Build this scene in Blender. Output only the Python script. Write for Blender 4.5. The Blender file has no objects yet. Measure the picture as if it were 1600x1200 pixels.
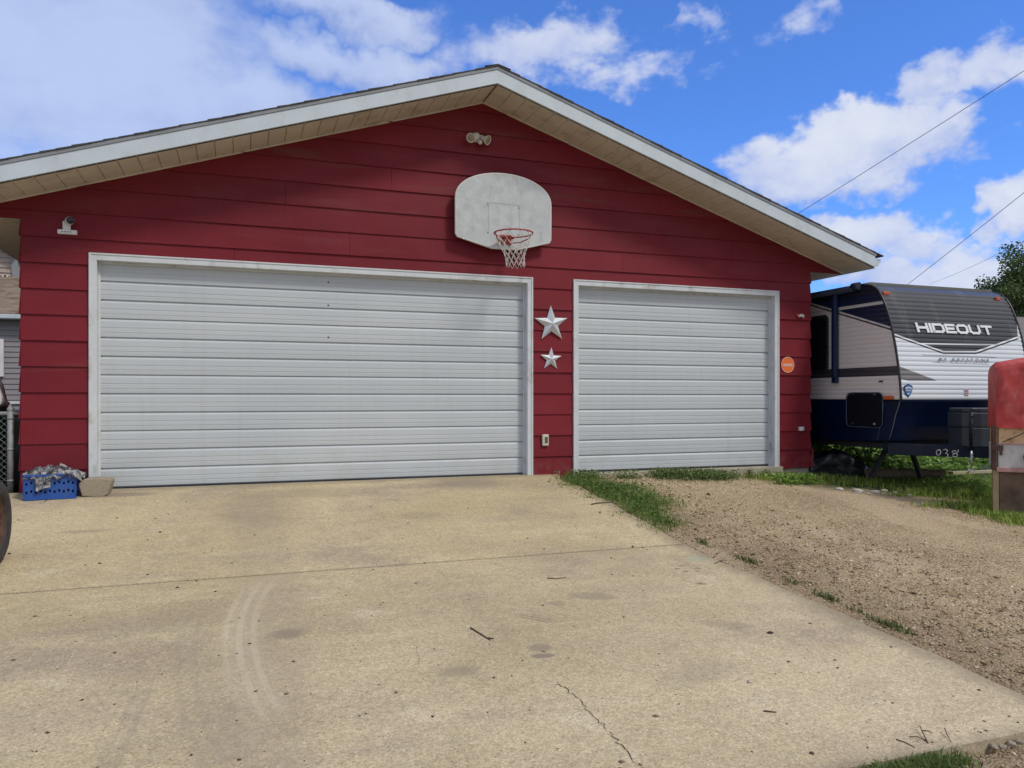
import bpy, bmesh, math, random
import numpy as np
from mathutils import Vector, Matrix
R_ = math.radians
# ------------------------------------------------------------------ camera, sky, sun
sc = bpy.context.scene
CAM = np.array([2.155, -9.307, 0.992]); PHI = R_(19.546); FPX = 1200.0; HZ = 622.0
cd = bpy.data.cameras.new("camera"); cam = bpy.data.objects.new("camera", cd); sc.collection.objects.link(cam)
cam.location = CAM; cam.rotation_euler = (R_(90), 0, -PHI)
cd.sensor_width = 36; cd.lens = 36*FPX/1600; cd.shift_y = 22/1600; cd.clip_start = .05; cd.clip_end = 2000
sc.camera = cam
SUN_AZ = R_(143)      # compass style: 0 = +y, 90 = +x   (sun stands behind the camera, to the right)
SUN_EL = R_(49)
w = bpy.data.worlds.new("World"); sc.world = w; w.use_nodes = True
sun = bpy.data.lights.new("sun", 'SUN'); sun.energy = 2.0; sun.angle = R_(11); sun.color = (1, .945, .86)
so = bpy.data.objects.new("sun", sun); sc.collection.objects.link(so)
sd = Vector((math.sin(SUN_AZ)*math.cos(SUN_EL), math.cos(SUN_AZ)*math.cos(SUN_EL), math.sin(SUN_EL)))
so.rotation_euler = sd.to_track_quat('Z', 'Y').to_euler(); so.location = (6, -20, 20)
sc.view_settings.view_transform = 'Standard'; sc.view_settings.look = 'None'
sc.view_settings.exposure = 0.0; sc.view_settings.gamma = 1
try: sc.cycles.use_denoising = True
except Exception: pass

def ray(px, py):
    F = np.array([math.sin(PHI), math.cos(PHI), 0]); R = np.array([math.cos(PHI), -math.sin(PHI), 0])
    return F + R*(px-800)/FPX + np.array([0, 0, 1.])*(HZ-py)/FPX
def on_y(px, py, y):
    r = ray(px, py); return CAM + r*((y-CAM[1])/r[1])
def on_x(px, py, x):
    r = ray(px, py); return CAM + r*((x-CAM[0])/r[0])
def azel(px, py):
    r = ray(px, py); return math.atan2(r[0], r[1]), math.atan2(r[2], math.hypot(r[0], r[1]))

class NT:
    def __init__(s, nt): s.nt = nt; s.n = nt.nodes; s.l = nt.links
    def node(s, t, **k):
        n = s.n.new(t)
        for a, b in k.items():
            if a.startswith('i_'): n.inputs[a[2:].replace('_', ' ')].default_value = b
            else: setattr(n, a, b)
        return n
    def put(s, sock, v):
        if v is None: return
        if isinstance(v, (int, float)): sock.default_value = v
        elif isinstance(v, (tuple, list)):
            sock.default_value = tuple(v) if len(v) == len(sock.default_value) else tuple(v)+(1,)
        else: s.l.new(v, sock)
    def m(s, op, a, b=None, c=None, clamp=False):
        n = s.n.new('ShaderNodeMath'); n.operation = op; n.use_clamp = clamp
        for i, v in enumerate((a, b, c)):
            if v is not None: s.put(n.inputs[i], v)
        return n.outputs[0]
    def mix(s, f, a, b, blend='MIX'):
        n = s.n.new('ShaderNodeMix'); n.data_type = 'RGBA'; n.blend_type = blend
        s.put(n.inputs[0], f); s.put(n.inputs[6], a); s.put(n.inputs[7], b)
        return n.outputs[2]
    def noise(s, vec, scale, detail=4, rough=.55, dist=0, out=0):
        n = s.n.new('ShaderNodeTexNoise'); s.put(n.inputs['Vector'], vec); n.inputs['Lacunarity'].default_value = 2.0
        n.inputs['Scale'].default_value = scale; n.inputs['Detail'].default_value = detail
        n.inputs['Roughness'].default_value = rough; n.inputs['Distortion'].default_value = dist
        return n.outputs[out]
    def vor(s, vec, scale, out='Color', feature='F1', rnd=1):
        n = s.n.new('ShaderNodeTexVoronoi'); n.feature = feature; s.put(n.inputs['Vector'], vec)
        n.inputs['Scale'].default_value = scale; n.inputs['Randomness'].default_value = rnd
        return n.outputs[out]
    def ss(s, v, a, b):
        n = s.n.new('ShaderNodeMapRange'); n.interpolation_type = 'SMOOTHSTEP'
        s.put(n.inputs[0], v); n.inputs[1].default_value = a; n.inputs[2].default_value = b
        return n.outputs[0]
    def lin(s, v, a, b, c=0, d=1):
        n = s.n.new('ShaderNodeMapRange'); s.put(n.inputs[0], v)
        for i, q in enumerate((a, b, c, d)): n.inputs[i+1].default_value = q
        return n.outputs[0]
    def sep(s, v):
        n = s.n.new('ShaderNodeSeparateXYZ'); s.l.new(v, n.inputs[0]); return n.outputs
    def comb(s, x, y, z):
        n = s.n.new('ShaderNodeCombineXYZ')
        for i, v in enumerate((x, y, z)): s.put(n.inputs[i], v)
        return n.outputs[0]
    def scl(s, v, k):
        n = s.n.new('ShaderNodeVectorMath'); n.operation = 'MULTIPLY'; s.l.new(v, n.inputs[0]); n.inputs[1].default_value = k
        return n.outputs[0]
    def bump(s, h, strength=.3, dist=.01, normal=None):
        n = s.n.new('ShaderNodeBump'); s.put(n.inputs['Height'], h)
        n.inputs['Strength'].default_value = strength; n.inputs['Distance'].default_value = dist
        if normal is not None: s.l.new(normal, n.inputs['Normal'])
        return n.outputs[0]

# ---- world: Nishita sky with a field of clouds laid out by compass direction
W = NT(w.node_tree); w.node_tree.nodes.clear()
sky = W.node('ShaderNodeTexSky', sky_type='NISHITA', sun_disc=False, sun_elevation=SUN_EL, sun_rotation=SUN_AZ,
             air_density=1.0, dust_density=.3, ozone_density=3.0)
tc = W.node('ShaderNodeTexCoord').outputs['Generated']
X, Y, Z = W.sep(tc)
AZ0 = W.m('ARCTAN2', X, Y); EL0 = W.m('ARCSINE', Z)
wn1 = W.sep(W.noise(tc, 5.5, 5, .6, 0, 'Color')); wn2 = W.sep(W.noise(tc, 16, 4, .6, 0, 'Color'))
AZ = W.m('ADD', AZ0, W.m('ADD', W.m('MULTIPLY', W.m('SUBTRACT', wn1[0], .5), .26), W.m('MULTIPLY', W.m('SUBTRACT', wn2[0], .5), .08)))
EL = W.m('ADD', EL0, W.m('ADD', W.m('MULTIPLY', W.m('SUBTRACT', wn1[1], .5), .16), W.m('MULTIPLY', W.m('SUBTRACT', wn2[1], .5), .05)))
BL = [  # px, py, half-width, half-height, weight
    (60, 110, 390, 160, 1.4, 1), (150, 230, 330, 75, 1.2, 1), (360, 165, 220, 60, 1.0, 1), (180, 40, 200, 130, 1.2, 1), (50, 380, 300, 160, 1.0, 1),
    (520, 80, 200, 34, 1.1, 1), (540, 8, 200, 28, 1.0, 1), (480, 172, 150, 28, .8, 1), (590, 120, 70, 18, .5, 1),
    (860, 70, 180, 55, .75, 1), (1115, 95, 75, 34, .22, 1), (1250, 25, 110, 26, .12, 1), (860, 130, 90, 30, .2, 1), (960, 95, 160, 50, .60, 1), (1010, 40, 190, 22, .35, 1), (1200, 60, 130, 30, .12, 1),
    (1560, 95, 115, 48, 1.0, 1), (1330, 232, 195, 66, 1.25, 1), (1480, 215, 75, 38, .9, 1), (1310, 282, 165, 38, 1.0, 1),
    (1180, 245, 85, 25, .6, 1), (1590, 305, 75, 42, 1.0, 1), (1380, 372, 130, 44, 1.0, 1), (1520, 392, 150, 60, .8, 1),
    (1300, 350, 70, 30, .8, 1), (1450, 430, 200, 45, .9, 1), (1700, 420, 200, 90, .9, 1)]
fld = None; shd = None
for (px, py, a, b, wt, _) in BL:
    az0, el0 = azel(px, py)
    ra = a/FPX*math.cos(math.atan((px-800)/FPX))**2*1.0; re = b/FPX*math.cos(math.atan((px-800)/FPX))
    dx = W.m('MULTIPLY', W.m('SUBTRACT', AZ, az0), 1/ra); dy = W.m('MULTIPLY', W.m('SUBTRACT', EL, el0), 1/re)
    q = W.m('ADD', W.m('MULTIPLY', dx, dx), W.m('MULTIPLY', dy, dy))
    v = W.m('SUBTRACT', wt, q)
    top = W.m('ADD', W.m('MULTIPLY', dy, .55), v)
    fld = v if fld is None else W.m('SMOOTH_MAX', fld, v, .15)
    shd = top if shd is None else W.m('MAXIMUM', shd, top)
# unseen part of the sky dome: loose clouds from noise alone
away = W.ss(W.m('ABSOLUTE', W.m('SUBTRACT', AZ, PHI)), .75, 1.1)
plane = W.comb(W.m('DIVIDE', X, W.m('ADD', Z, .12)), W.m('DIVIDE', Y, W.m('ADD', Z, .12)), .3)
loose = W.m('ADD', W.m('MULTIPLY', W.m('SUBTRACT', W.noise(plane, .8, 3), .46), 3), .75)
up = W.ss(EL, .52, .75)
aw = W.m('MAXIMUM', away, up)
fld = W.m('ADD', W.m('MULTIPLY', W.m('SUBTRACT', 1, aw), W.m('MAXIMUM', fld, -1.5)), W.m('MULTIPLY', aw, loose))
dirs = W.scl(tc, (1, 1, 1.7))
n1 = W.noise(dirs, 7, 9, .58, .15); n2 = W.noise(dirs, 26, 6, .6)
west = W.ss(AZ, .10, .40)      # left: thin, smooth veil; right: crisp heaps
nn = W.m('ADD', W.m('MULTIPLY', W.m('SUBTRACT', n1, .5), W.lin(west, 0, 1, 2.9, 3.3)), W.m('MULTIPLY', W.m('SUBTRACT', n2, .5), W.lin(west, 0, 1, .5, 1.2)))
ff = W.m('ADD', fld, nn)
mask = W.m('ADD', W.m('MULTIPLY', W.m('SUBTRACT', 1, west), W.m('MULTIPLY', W.ss(ff, -.55, 1.15), .95)), W.m('MULTIPLY', west, W.ss(ff, -.12, .70)))
lit = W.ss(W.m('ADD', W.m('ADD', shd, W.m('MULTIPLY', nn, .7)), W.m('MULTIPLY', W.m('SUBTRACT', W.noise(dirs, 12, 5), .5), 2.0)), -.3, 1.7)
CB = 1.0
cshade = W.mix(west, (3.9, 4.8, 7.6), (4.7, 5.5, 8.3)); clit = W.mix(west, (5.3, 6.3, 8.9), (7.6, 8.0, 9.0))
ccol = W.mix(aw, W.mix(lit, cshade, clit), W.mix(lit, (6.0, 6.1, 6.5), (7.8, 7.9, 8.1)))
deep = W.mix(1, sky.outputs[0], (.74, 1.20, 2.05), 'MULTIPLY')
col = W.mix(W.m('MULTIPLY', mask, .95), deep, ccol)
bg = W.node('ShaderNodeBackground'); W.l.new(col, bg.inputs[0]); bg.inputs[1].default_value = .10
W.l.new(bg.outputs[0], W.node('ShaderNodeOutputWorld').inputs[0])

# ------------------------------------------------------------------ helpers
LOC = {}
def tag(o, label=None, cat=None, group=None, kind=None):
    if label: o['label'] = label
    if cat: o['category'] = cat
    if group: o['group'] = group
    if kind: o['kind'] = kind
    return o
def thing(name, loc, label, cat, group=None):
    o = bpy.data.objects.new(name, None); sc.collection.objects.link(o); o.location = loc
    o.empty_display_size = .2; LOC[o] = Vector(loc)
    return tag(o, label, cat, group)
def link(name, me, mat, parent=None, origin=None):
    o = bpy.data.objects.new(name, me); sc.collection.objects.link(o)
    org = Vector(origin) if origin is not None else (LOC[parent] if parent is not None else Vector((0, 0, 0)))
    me.transform(Matrix.Translation(-org))
    if parent is not None:
        o.parent = parent; o.location = org-LOC[parent]
    else: o.location = org
    LOC[o] = org
    if mat is not None:
        for mm in (mat if isinstance(mat, list) else [mat]): me.materials.append(mm)
    return o
def rotm(rx=0, ry=0, rz=0):
    return Matrix.Rotation(rz, 3, 'Z') @ Matrix.Rotation(ry, 3, 'Y') @ Matrix.Rotation(rx, 3, 'X')
class MB:
    def __init__(s): s.v = []; s.f = []; s.mi = []; s.sm = []
    def add(s, vs, fs, mi=0, smooth=False):
        b = len(s.v); s.v += [tuple(v) for v in vs]
        for f in fs: s.f.append([b+i for i in f]); s.mi.append(mi); s.sm.append(smooth)
    def box(s, x0, y0, z0, x1, y1, z1, mi=0):
        vs = [(x, y, z) for z in (z0, z1) for y in (y0, y1) for x in (x0, x1)]
        s.add(vs, [(0, 2, 3, 1), (4, 5, 7, 6), (0, 1, 5, 4), (2, 6, 7, 3), (0, 4, 6, 2), (1, 3, 7, 5)], mi)
    def rbox(s, c, size, rot=None, mi=0):
        a, b, d = [q/2 for q in size]; rot = rot or Matrix.Identity(3); c = Vector(c)
        vs = [c+rot@Vector((x, y, z)) for z in (-d, d) for y in (-b, b) for x in (-a, a)]
        s.add(vs, [(0, 2, 3, 1), (4, 5, 7, 6), (0, 1, 5, 4), (2, 6, 7, 3), (0, 4, 6, 2), (1, 3, 7, 5)], mi)
    def beam(s, a, b, wd, ht, mi=0):
        a = Vector(a); b = Vector(b); d = b-a; L = d.length; d.normalize()
        up_ = Vector((0, 0, 1)) if abs(d.z) < .95 else Vector((0, 1, 0))
        sx = d.cross(up_).normalized(); uz = sx.cross(d)
        vs = []
        for p in (a, b):
            for i, j in ((-1, -1), (1, -1), (1, 1), (-1, 1)): vs.append(p+sx*i*wd/2+uz*j*ht/2)
        s.add(vs, [(0, 1, 2, 3), (7, 6, 5, 4), (0, 4, 5, 1), (1, 5, 6, 2), (2, 6, 7, 3), (3, 7, 4, 0)], mi)
    def tube(s, pts, r, seg=8, caps=True, mi=0, smooth=True):
        pts = [Vector(p) for p in pts]; rs = r if isinstance(r, (list, tuple)) else [r]*len(pts)
        rings = []; prev = None
        for i, p in enumerate(pts):
            d = (pts[min(i+1, len(pts)-1)]-pts[max(i-1, 0)]).normalized()
            if prev is None:
                ax = Vector((0, 0, 1)) if abs(d.z) < .9 else Vector((1, 0, 0)); u = d.cross(ax).normalized()
            else: u = (prev-d*prev.dot(d)).normalized()
            prev = u; v = d.cross(u)
            rings.append([p+(u*math.cos(2*math.pi*k/seg)+v*math.sin(2*math.pi*k/seg))*rs[i] for k in range(seg)])
        vs = [q for rg in rings for q in rg]; fs = []
        for i in range(len(pts)-1):
            for k in range(seg):
                a = i*seg+k; b = i*seg+(k+1) % seg; fs.append((a, b, b+seg, a+seg))
        s.add(vs, fs, mi, smooth)
        if caps:
            b = len(s.v)-len(vs)
            s.f.append([b+k for k in range(seg)][::-1]); s.mi.append(mi); s.sm.append(False)
            s.f.append([b+(len(pts)-1)*seg+k for k in range(seg)]); s.mi.append(mi); s.sm.append(False)
    def lathe(s, c, axis, prof, seg=32, mi=0, smooth=True, closed=False):
        c = Vector(c); d = Vector(axis).normalized(); ax = Vector((0, 0, 1)) if abs(d.z) < .9 else Vector((1, 0, 0))
        u = d.cross(ax).normalized(); v = d.cross(u); vs = []
        for (r, h) in prof:
            for k in range(seg):
                t = 2*math.pi*k/seg; vs.append(c+d*h+(u*math.cos(t)+v*math.sin(t))*r)
        fs = []; n = len(prof)
        for i in range(n if closed else n-1):
            j = (i+1) % n
            for k in range(seg):
                fs.append((i*seg+k, i*seg+(k+1) % seg, j*seg+(k+1) % seg, j*seg+k))
        s.add(vs, fs, mi, smooth)
    def prism(s, pts, d, mi=0):
        """pts: 3-D outline, d: extrusion vector"""
        n = len(pts); d = Vector(d); vs = [Vector(p) for p in pts]; vs += [p+d for p in vs]
        fs = [list(range(n))[::-1], list(range(n, 2*n))]+[(i, (i+1) % n, n+(i+1) % n, n+i) for i in range(n)]
        s.add(vs, fs, mi)
    def build(s, name, mat, parent=None, origin=None, bevel=0, fixn=True):
        me = bpy.data.meshes.new(name); me.from_pydata(s.v, [], s.f)
        me.polygons.foreach_set('material_index', s.mi); me.polygons.foreach_set('use_smooth', s.sm)
        if fixn:
            bm = bmesh.new(); bm.from_mesh(me); bmesh.ops.recalc_face_normals(bm, faces=bm.faces); bm.to_mesh(me); bm.free()
        o = link(name, me, mat, parent, origin)
        if bevel:
            m = o.modifiers.new('bevel', 'BEVEL'); m.width = bevel; m.segments = 2; m.limit_method = 'ANGLE'
        return o
def np_mesh(name, verts, faces, mat, cols=None, parent=None, origin=None, smooth=False):
    """verts (n,3) faces (m,k) -> one mesh, optional per-vertex colour attribute"""
    me = bpy.data.meshes.new(name); n = len(verts); m, k = faces.shape
    me.vertices.add(n); me.vertices.foreach_set('co', verts.astype(np.float32).ravel())
    me.loops.add(m*k); me.loops.foreach_set('vertex_index', faces.astype(np.int32).ravel())
    me.polygons.add(m); me.polygons.foreach_set('loop_start', np.arange(0, m*k, k, dtype=np.int32))
    me.polygons.foreach_set('loop_total', np.full(m, k, dtype=np.int32))
    if smooth: me.polygons.foreach_set('use_smooth', np.ones(m, dtype=bool))
    me.update(calc_edges=True)
    if cols is not None:
        at = me.color_attributes.new('tone', 'FLOAT_COLOR', 'POINT')
        c4 = np.ones((n, 4), np.float32); c4[:, :3] = cols; at.data.foreach_set('color', c4.ravel())
    return link(name, me, mat, parent, origin)

# ------------------------------------------------------------------ materials
MATS = {}
def new_mat(name):
    m = bpy.data.materials.new(name); m.use_nodes = True; t = NT(m.node_tree)
    b = m.node_tree.nodes['Principled BSDF']; pos = t.node('ShaderNodeNewGeometry').outputs['Position']
    return m, t, b, pos
def mat(name, col, rough=.6, metal=0, var=.12, vs=3., fine=.05, fs=60., bump=.0, bs=80., spec=.5, dirt=None, coat=0):
    """painted / plain surface: large mottling, fine grain, light bump, optional dirt colour"""
    m, t, b, pos = new_mat(name)
    c = t.mix(t.lin(t.noise(pos, vs, 5), .3, .7), tuple(q*(1-var) for q in col), tuple(min(1, q*(1+var)) for q in col))
    c = t.mix(1, c, t.mix(t.noise(pos, fs, 3), (1-fine*2,)*3, (1+fine*2,)*3), 'MULTIPLY')
    if dirt:
        dm = t.m('MULTIPLY', t.ss(t.noise(t.scl(pos, (1, 1, .5)), dirt[1], 6, .65), .5, .75), dirt[2]); c = t.mix(dm, c, dirt[0])
    t.l.new(c, b.inputs['Base Color']); b.inputs['Metallic'].default_value = metal
    t.l.new(t.lin(t.noise(pos, 9, 4), .3, .7, rough*.85, min(1, rough*1.15)), b.inputs['Roughness'])
    b.inputs['Specular IOR Level'].default_value = spec; b.inputs['Coat Weight'].default_value = coat
    if bump: t.l.new(t.bump(t.noise(pos, bs, 5), bump, .004), b.inputs['Normal'])
    MATS[name] = m; return m

def siding_material():
    m, t, b, pos = new_mat('red_painted_siding'); x, y, z = t.sep(pos)
    crs = t.m('FLOOR', t.m('DIVIDE', t.m('ADD', z, .042), .274))
    wn = t.node('ShaderNodeTexWhiteNoise', noise_dimensions='1D'); t.l.new(crs, wn.inputs['W'])
    c = t.mix(t.lin(t.noise(pos, .55, 5), .35, .65), (.152, .011, .019), (.20, .0165, .026))
    c = t.mix(1, c, t.mix(wn.outputs[0], (.90, .90, .90), (1.08, 1.08, 1.08)), 'MULTIPLY')
    # chalky fading in long horizontal smears
    f = t.ss(t.noise(t.scl(pos, (.55, 1, 5)), 1.3, 6, .6), .50, .80)
    c = t.mix(t.m('MULTIPLY', f, .38), c, (.21, .055, .055))
    g = t.ss(t.noise(t.scl(pos, (30, 1, 2.2)), 1.2, 6, .7), .45, .75); c = t.mix(t.m('MULTIPLY', g, .10), c, (.26, .05, .05))
    nx = t.m('FRACT', t.m('DIVIDE', x, .406)); nz2 = t.m('FRACT', t.m('DIVIDE', t.m('ADD', z, .042), .274))
    nd = t.m('SQRT', t.m('ADD', t.m('POWER', t.m('MULTIPLY', t.m('SUBTRACT', nx, .5), .406), 2), t.m('POWER', t.m('MULTIPLY', t.m('SUBTRACT', nz2, .09), .274), 2)))
    c = t.mix(t.m('MULTIPLY', t.ss(nd, .0065, .003), .55), c, (.05, .01, .012))
    chip = t.m('MULTIPLY', t.ss(t.noise(pos, 22, 4, .7), .70, .74), t.ss(nz2, .12, .0)); c = t.mix(chip, c, (.34, .22, .18))
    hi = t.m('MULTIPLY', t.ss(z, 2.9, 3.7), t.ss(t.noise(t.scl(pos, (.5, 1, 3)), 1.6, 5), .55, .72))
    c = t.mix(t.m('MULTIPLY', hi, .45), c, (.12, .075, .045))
    # vertical rain streaks and nail dimples
    st = t.ss(t.noise(t.scl(pos, (14, 1, .5)), 1.0, 4), .55, .8)
    c = t.mix(t.m('MULTIPLY', st, .22), c, (.10, .018, .02))
    low = t.m('MULTIPLY', t.ss(z, .35, -.05), t.ss(t.noise(pos, 6, 6), .45, .7))
    c = t.mix(t.m('MULTIPLY', low, .4), c, (.2, .12, .085))
    t.l.new(c, b.inputs['Base Color']); t.l.new(t.lin(t.noise(pos, 2, 5), .3, .7, .42, .66), b.inputs['Roughness'])
    b.inputs['Specular IOR Level'].default_value = .22
    h = t.m('ADD', t.noise(t.scl(pos, (3, 3, 30)), 6, 5), t.m('MULTIPLY', t.noise(pos, .8, 3), 3))
    t.l.new(t.bump(h, .18, .006), b.inputs['Normal'])
    return m
M_red = siding_material()
M_trim = mat('white_trim_paint', (.60, .635, .65), .5, var=.06, dirt=((.30, .25, .19), 9, .55), bump=.2)
def door_material():
    m, t, b, pos = new_mat('white_steel_door'); x, y, z = t.sep(pos)
    c = t.mix(t.lin(t.noise(t.scl(pos, (.4, 1, 1)), 1.4, 5), .3, .7), (.475, .52, .545), (.54, .58, .595))
    st = t.ss(t.noise(t.scl(pos, (7, 1, .35)), 1.5, 5), .52, .75)
    c = t.mix(t.m('MULTIPLY', st, .20), c, (.42, .42, .41))
    lo = t.m('MULTIPLY', t.ss(z, .7, 0), t.ss(t.noise(pos, 3.5, 7, .65), .42, .75))
    c = t.mix(t.m('MULTIPLY', lo, .35), c, (.42, .38, .31))
    sp = t.ss(t.vor(pos, 9, 'Distance'), .05, .02)
    c = t.mix(t.m('MULTIPLY', sp, .3), c, (.2, .17, .14))
    t.l.new(c, b.inputs['Base Color']); b.inputs['Roughness'].default_value = .42
    h = t.m('ADD', t.noise(t.scl(pos, (1, 1, 12)), 5, 4), t.m('MULTIPLY', t.noise(pos, 1.1, 2), 4))
    t.l.new(t.bump(h, .25, .004), b.inputs['Normal'])
    return m
M_door = door_material()
M_fascia = mat('white_aluminium_fascia', (.55, .62, .66), .42, var=.05, dirt=((.33, .33, .31), 3, .35))
M_drip = mat('grey_drip_edge', (.25, .26, .27), .4, var=.05)
M_soffit = mat('tan_vinyl_soffit', (.60, .545, .45), .6, var=.08, vs=1.5, dirt=((.20, .15, .11), 4, .45), bump=.15)
M_dark = mat('black_rubber', (.02, .02, .022), .7)
M_conc_old = mat('old_concrete', (.36, .32, .25), .9, var=.2, vs=6, bump=.6, bs=60, fine=.15)
M_metal = mat('galvanised_metal', (.27, .285, .28), .6, metal=.25, var=.15, vs=20)
M_board = mat('weathered_backboard', (.50, .53, .53), .6, var=.12, vs=8, fine=.06, dirt=((.34, .36, .36), 7, .8), bump=.1)
M_board_edge = mat('backboard_edge', (.62, .62, .58), .6)
M_rim = mat('faded_red_rim', (.38, .055, .045), .5, dirt=((.16, .06, .04), 20, .5))
M_net = mat('white_net_cord', (.62, .60, .54), .85)
M_beige = mat('aged_beige_plastic', (.62, .58, .48), .5, dirt=((.2, .17, .12), 25, .5))
M_glassy = mat('yellowed_lens', (.30, .26, .18), .25)
M_white = mat('white_plastic', (.72, .72, .72), .4)
M_black = mat('glossy_black', (.012, .012, .015), .15)
M_tin = mat('silver_painted_tin', (.62, .66, .69), .38, metal=.25, var=.08, vs=10, dirt=((.42, .44, .45), 14, .5))
M_orange = mat('orange_sign', (.80, .17, .035), .45, var=.03)
M_blue = mat('blue_crate_plastic', (.02, .085, .34), .42, var=.12, vs=9, dirt=((.10, .12, .17), 12, .4))
def foil_material():
    m, t, b, pos = new_mat('crumpled_silver_tarp')
    c = t.mix(t.ss(t.noise(pos, 16, 5), .4, .62), (.03, .03, .034), (.34, .335, .33))
    t.l.new(c, b.inputs['Base Color']); b.inputs['Roughness'].default_value = .38; b.inputs['Metallic'].default_value = .3
    t.l.new(t.bump(t.noise(pos, 30, 5, .6, 1.2), .9, .012), b.inputs['Normal']); return m
M_foil = foil_material()
def speckled(name, base, dark, light, sc_, rough=.9, b_=.7):
    m, t, b, pos = new_mat(name)
    c = t.mix(t.lin(t.noise(pos, 2.5, 5), .3, .7), tuple(q*.82 for q in base), base)
    v = t.vor(pos, sc_, 'Color'); vx = t.sep(v)[0]
    c = t.mix(t.m('MULTIPLY', t.ss(vx, .6, 1), .6), c, light); c = t.mix(t.m('MULTIPLY', t.ss(vx, .35, .0), .6), c, dark)
    t.l.new(c, b.inputs['Base Color']); b.inputs['Roughness'].default_value = rough
    t.l.new(t.bump(t.m('ADD', t.vor(pos, sc_, 'Distance'), t.noise(pos, 30, 5)), b_, .008), b.inputs['Normal']); return m
M_stone = speckled('rough_stone', (.33, .285, .205), (.24, .20, .15), (.40, .35, .26), 120, b_=.12)
def shingle_material():
    m, t, b, pos = new_mat('grey_shingles')
    br = t.node('ShaderNodeTexBrick'); t.l.new(t.scl(pos, (1, 1, 1)), br.inputs[0])
    x, y, z = t.sep(pos)
    v = t.vor(t.comb(t.m('MULTIPLY', y, 3.2), t.m('MULTIPLY', z, 22), 0), 1, 'Color'); vx = t.sep(v)[0]
    c = t.mix(vx, (.028, .028, .03), (.075, .072, .07)); c = t.mix(t.noise(pos, 220, 2), c, (.09, .088, .085))
    t.l.new(c, b.inputs['Base Color']); b.inputs['Roughness'].default_value = .95
    t.l.new(t.bump(t.noise(pos, 200, 3), .6, .004), b.inputs['Normal']); return m
M_shingle = shingle_material()

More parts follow.
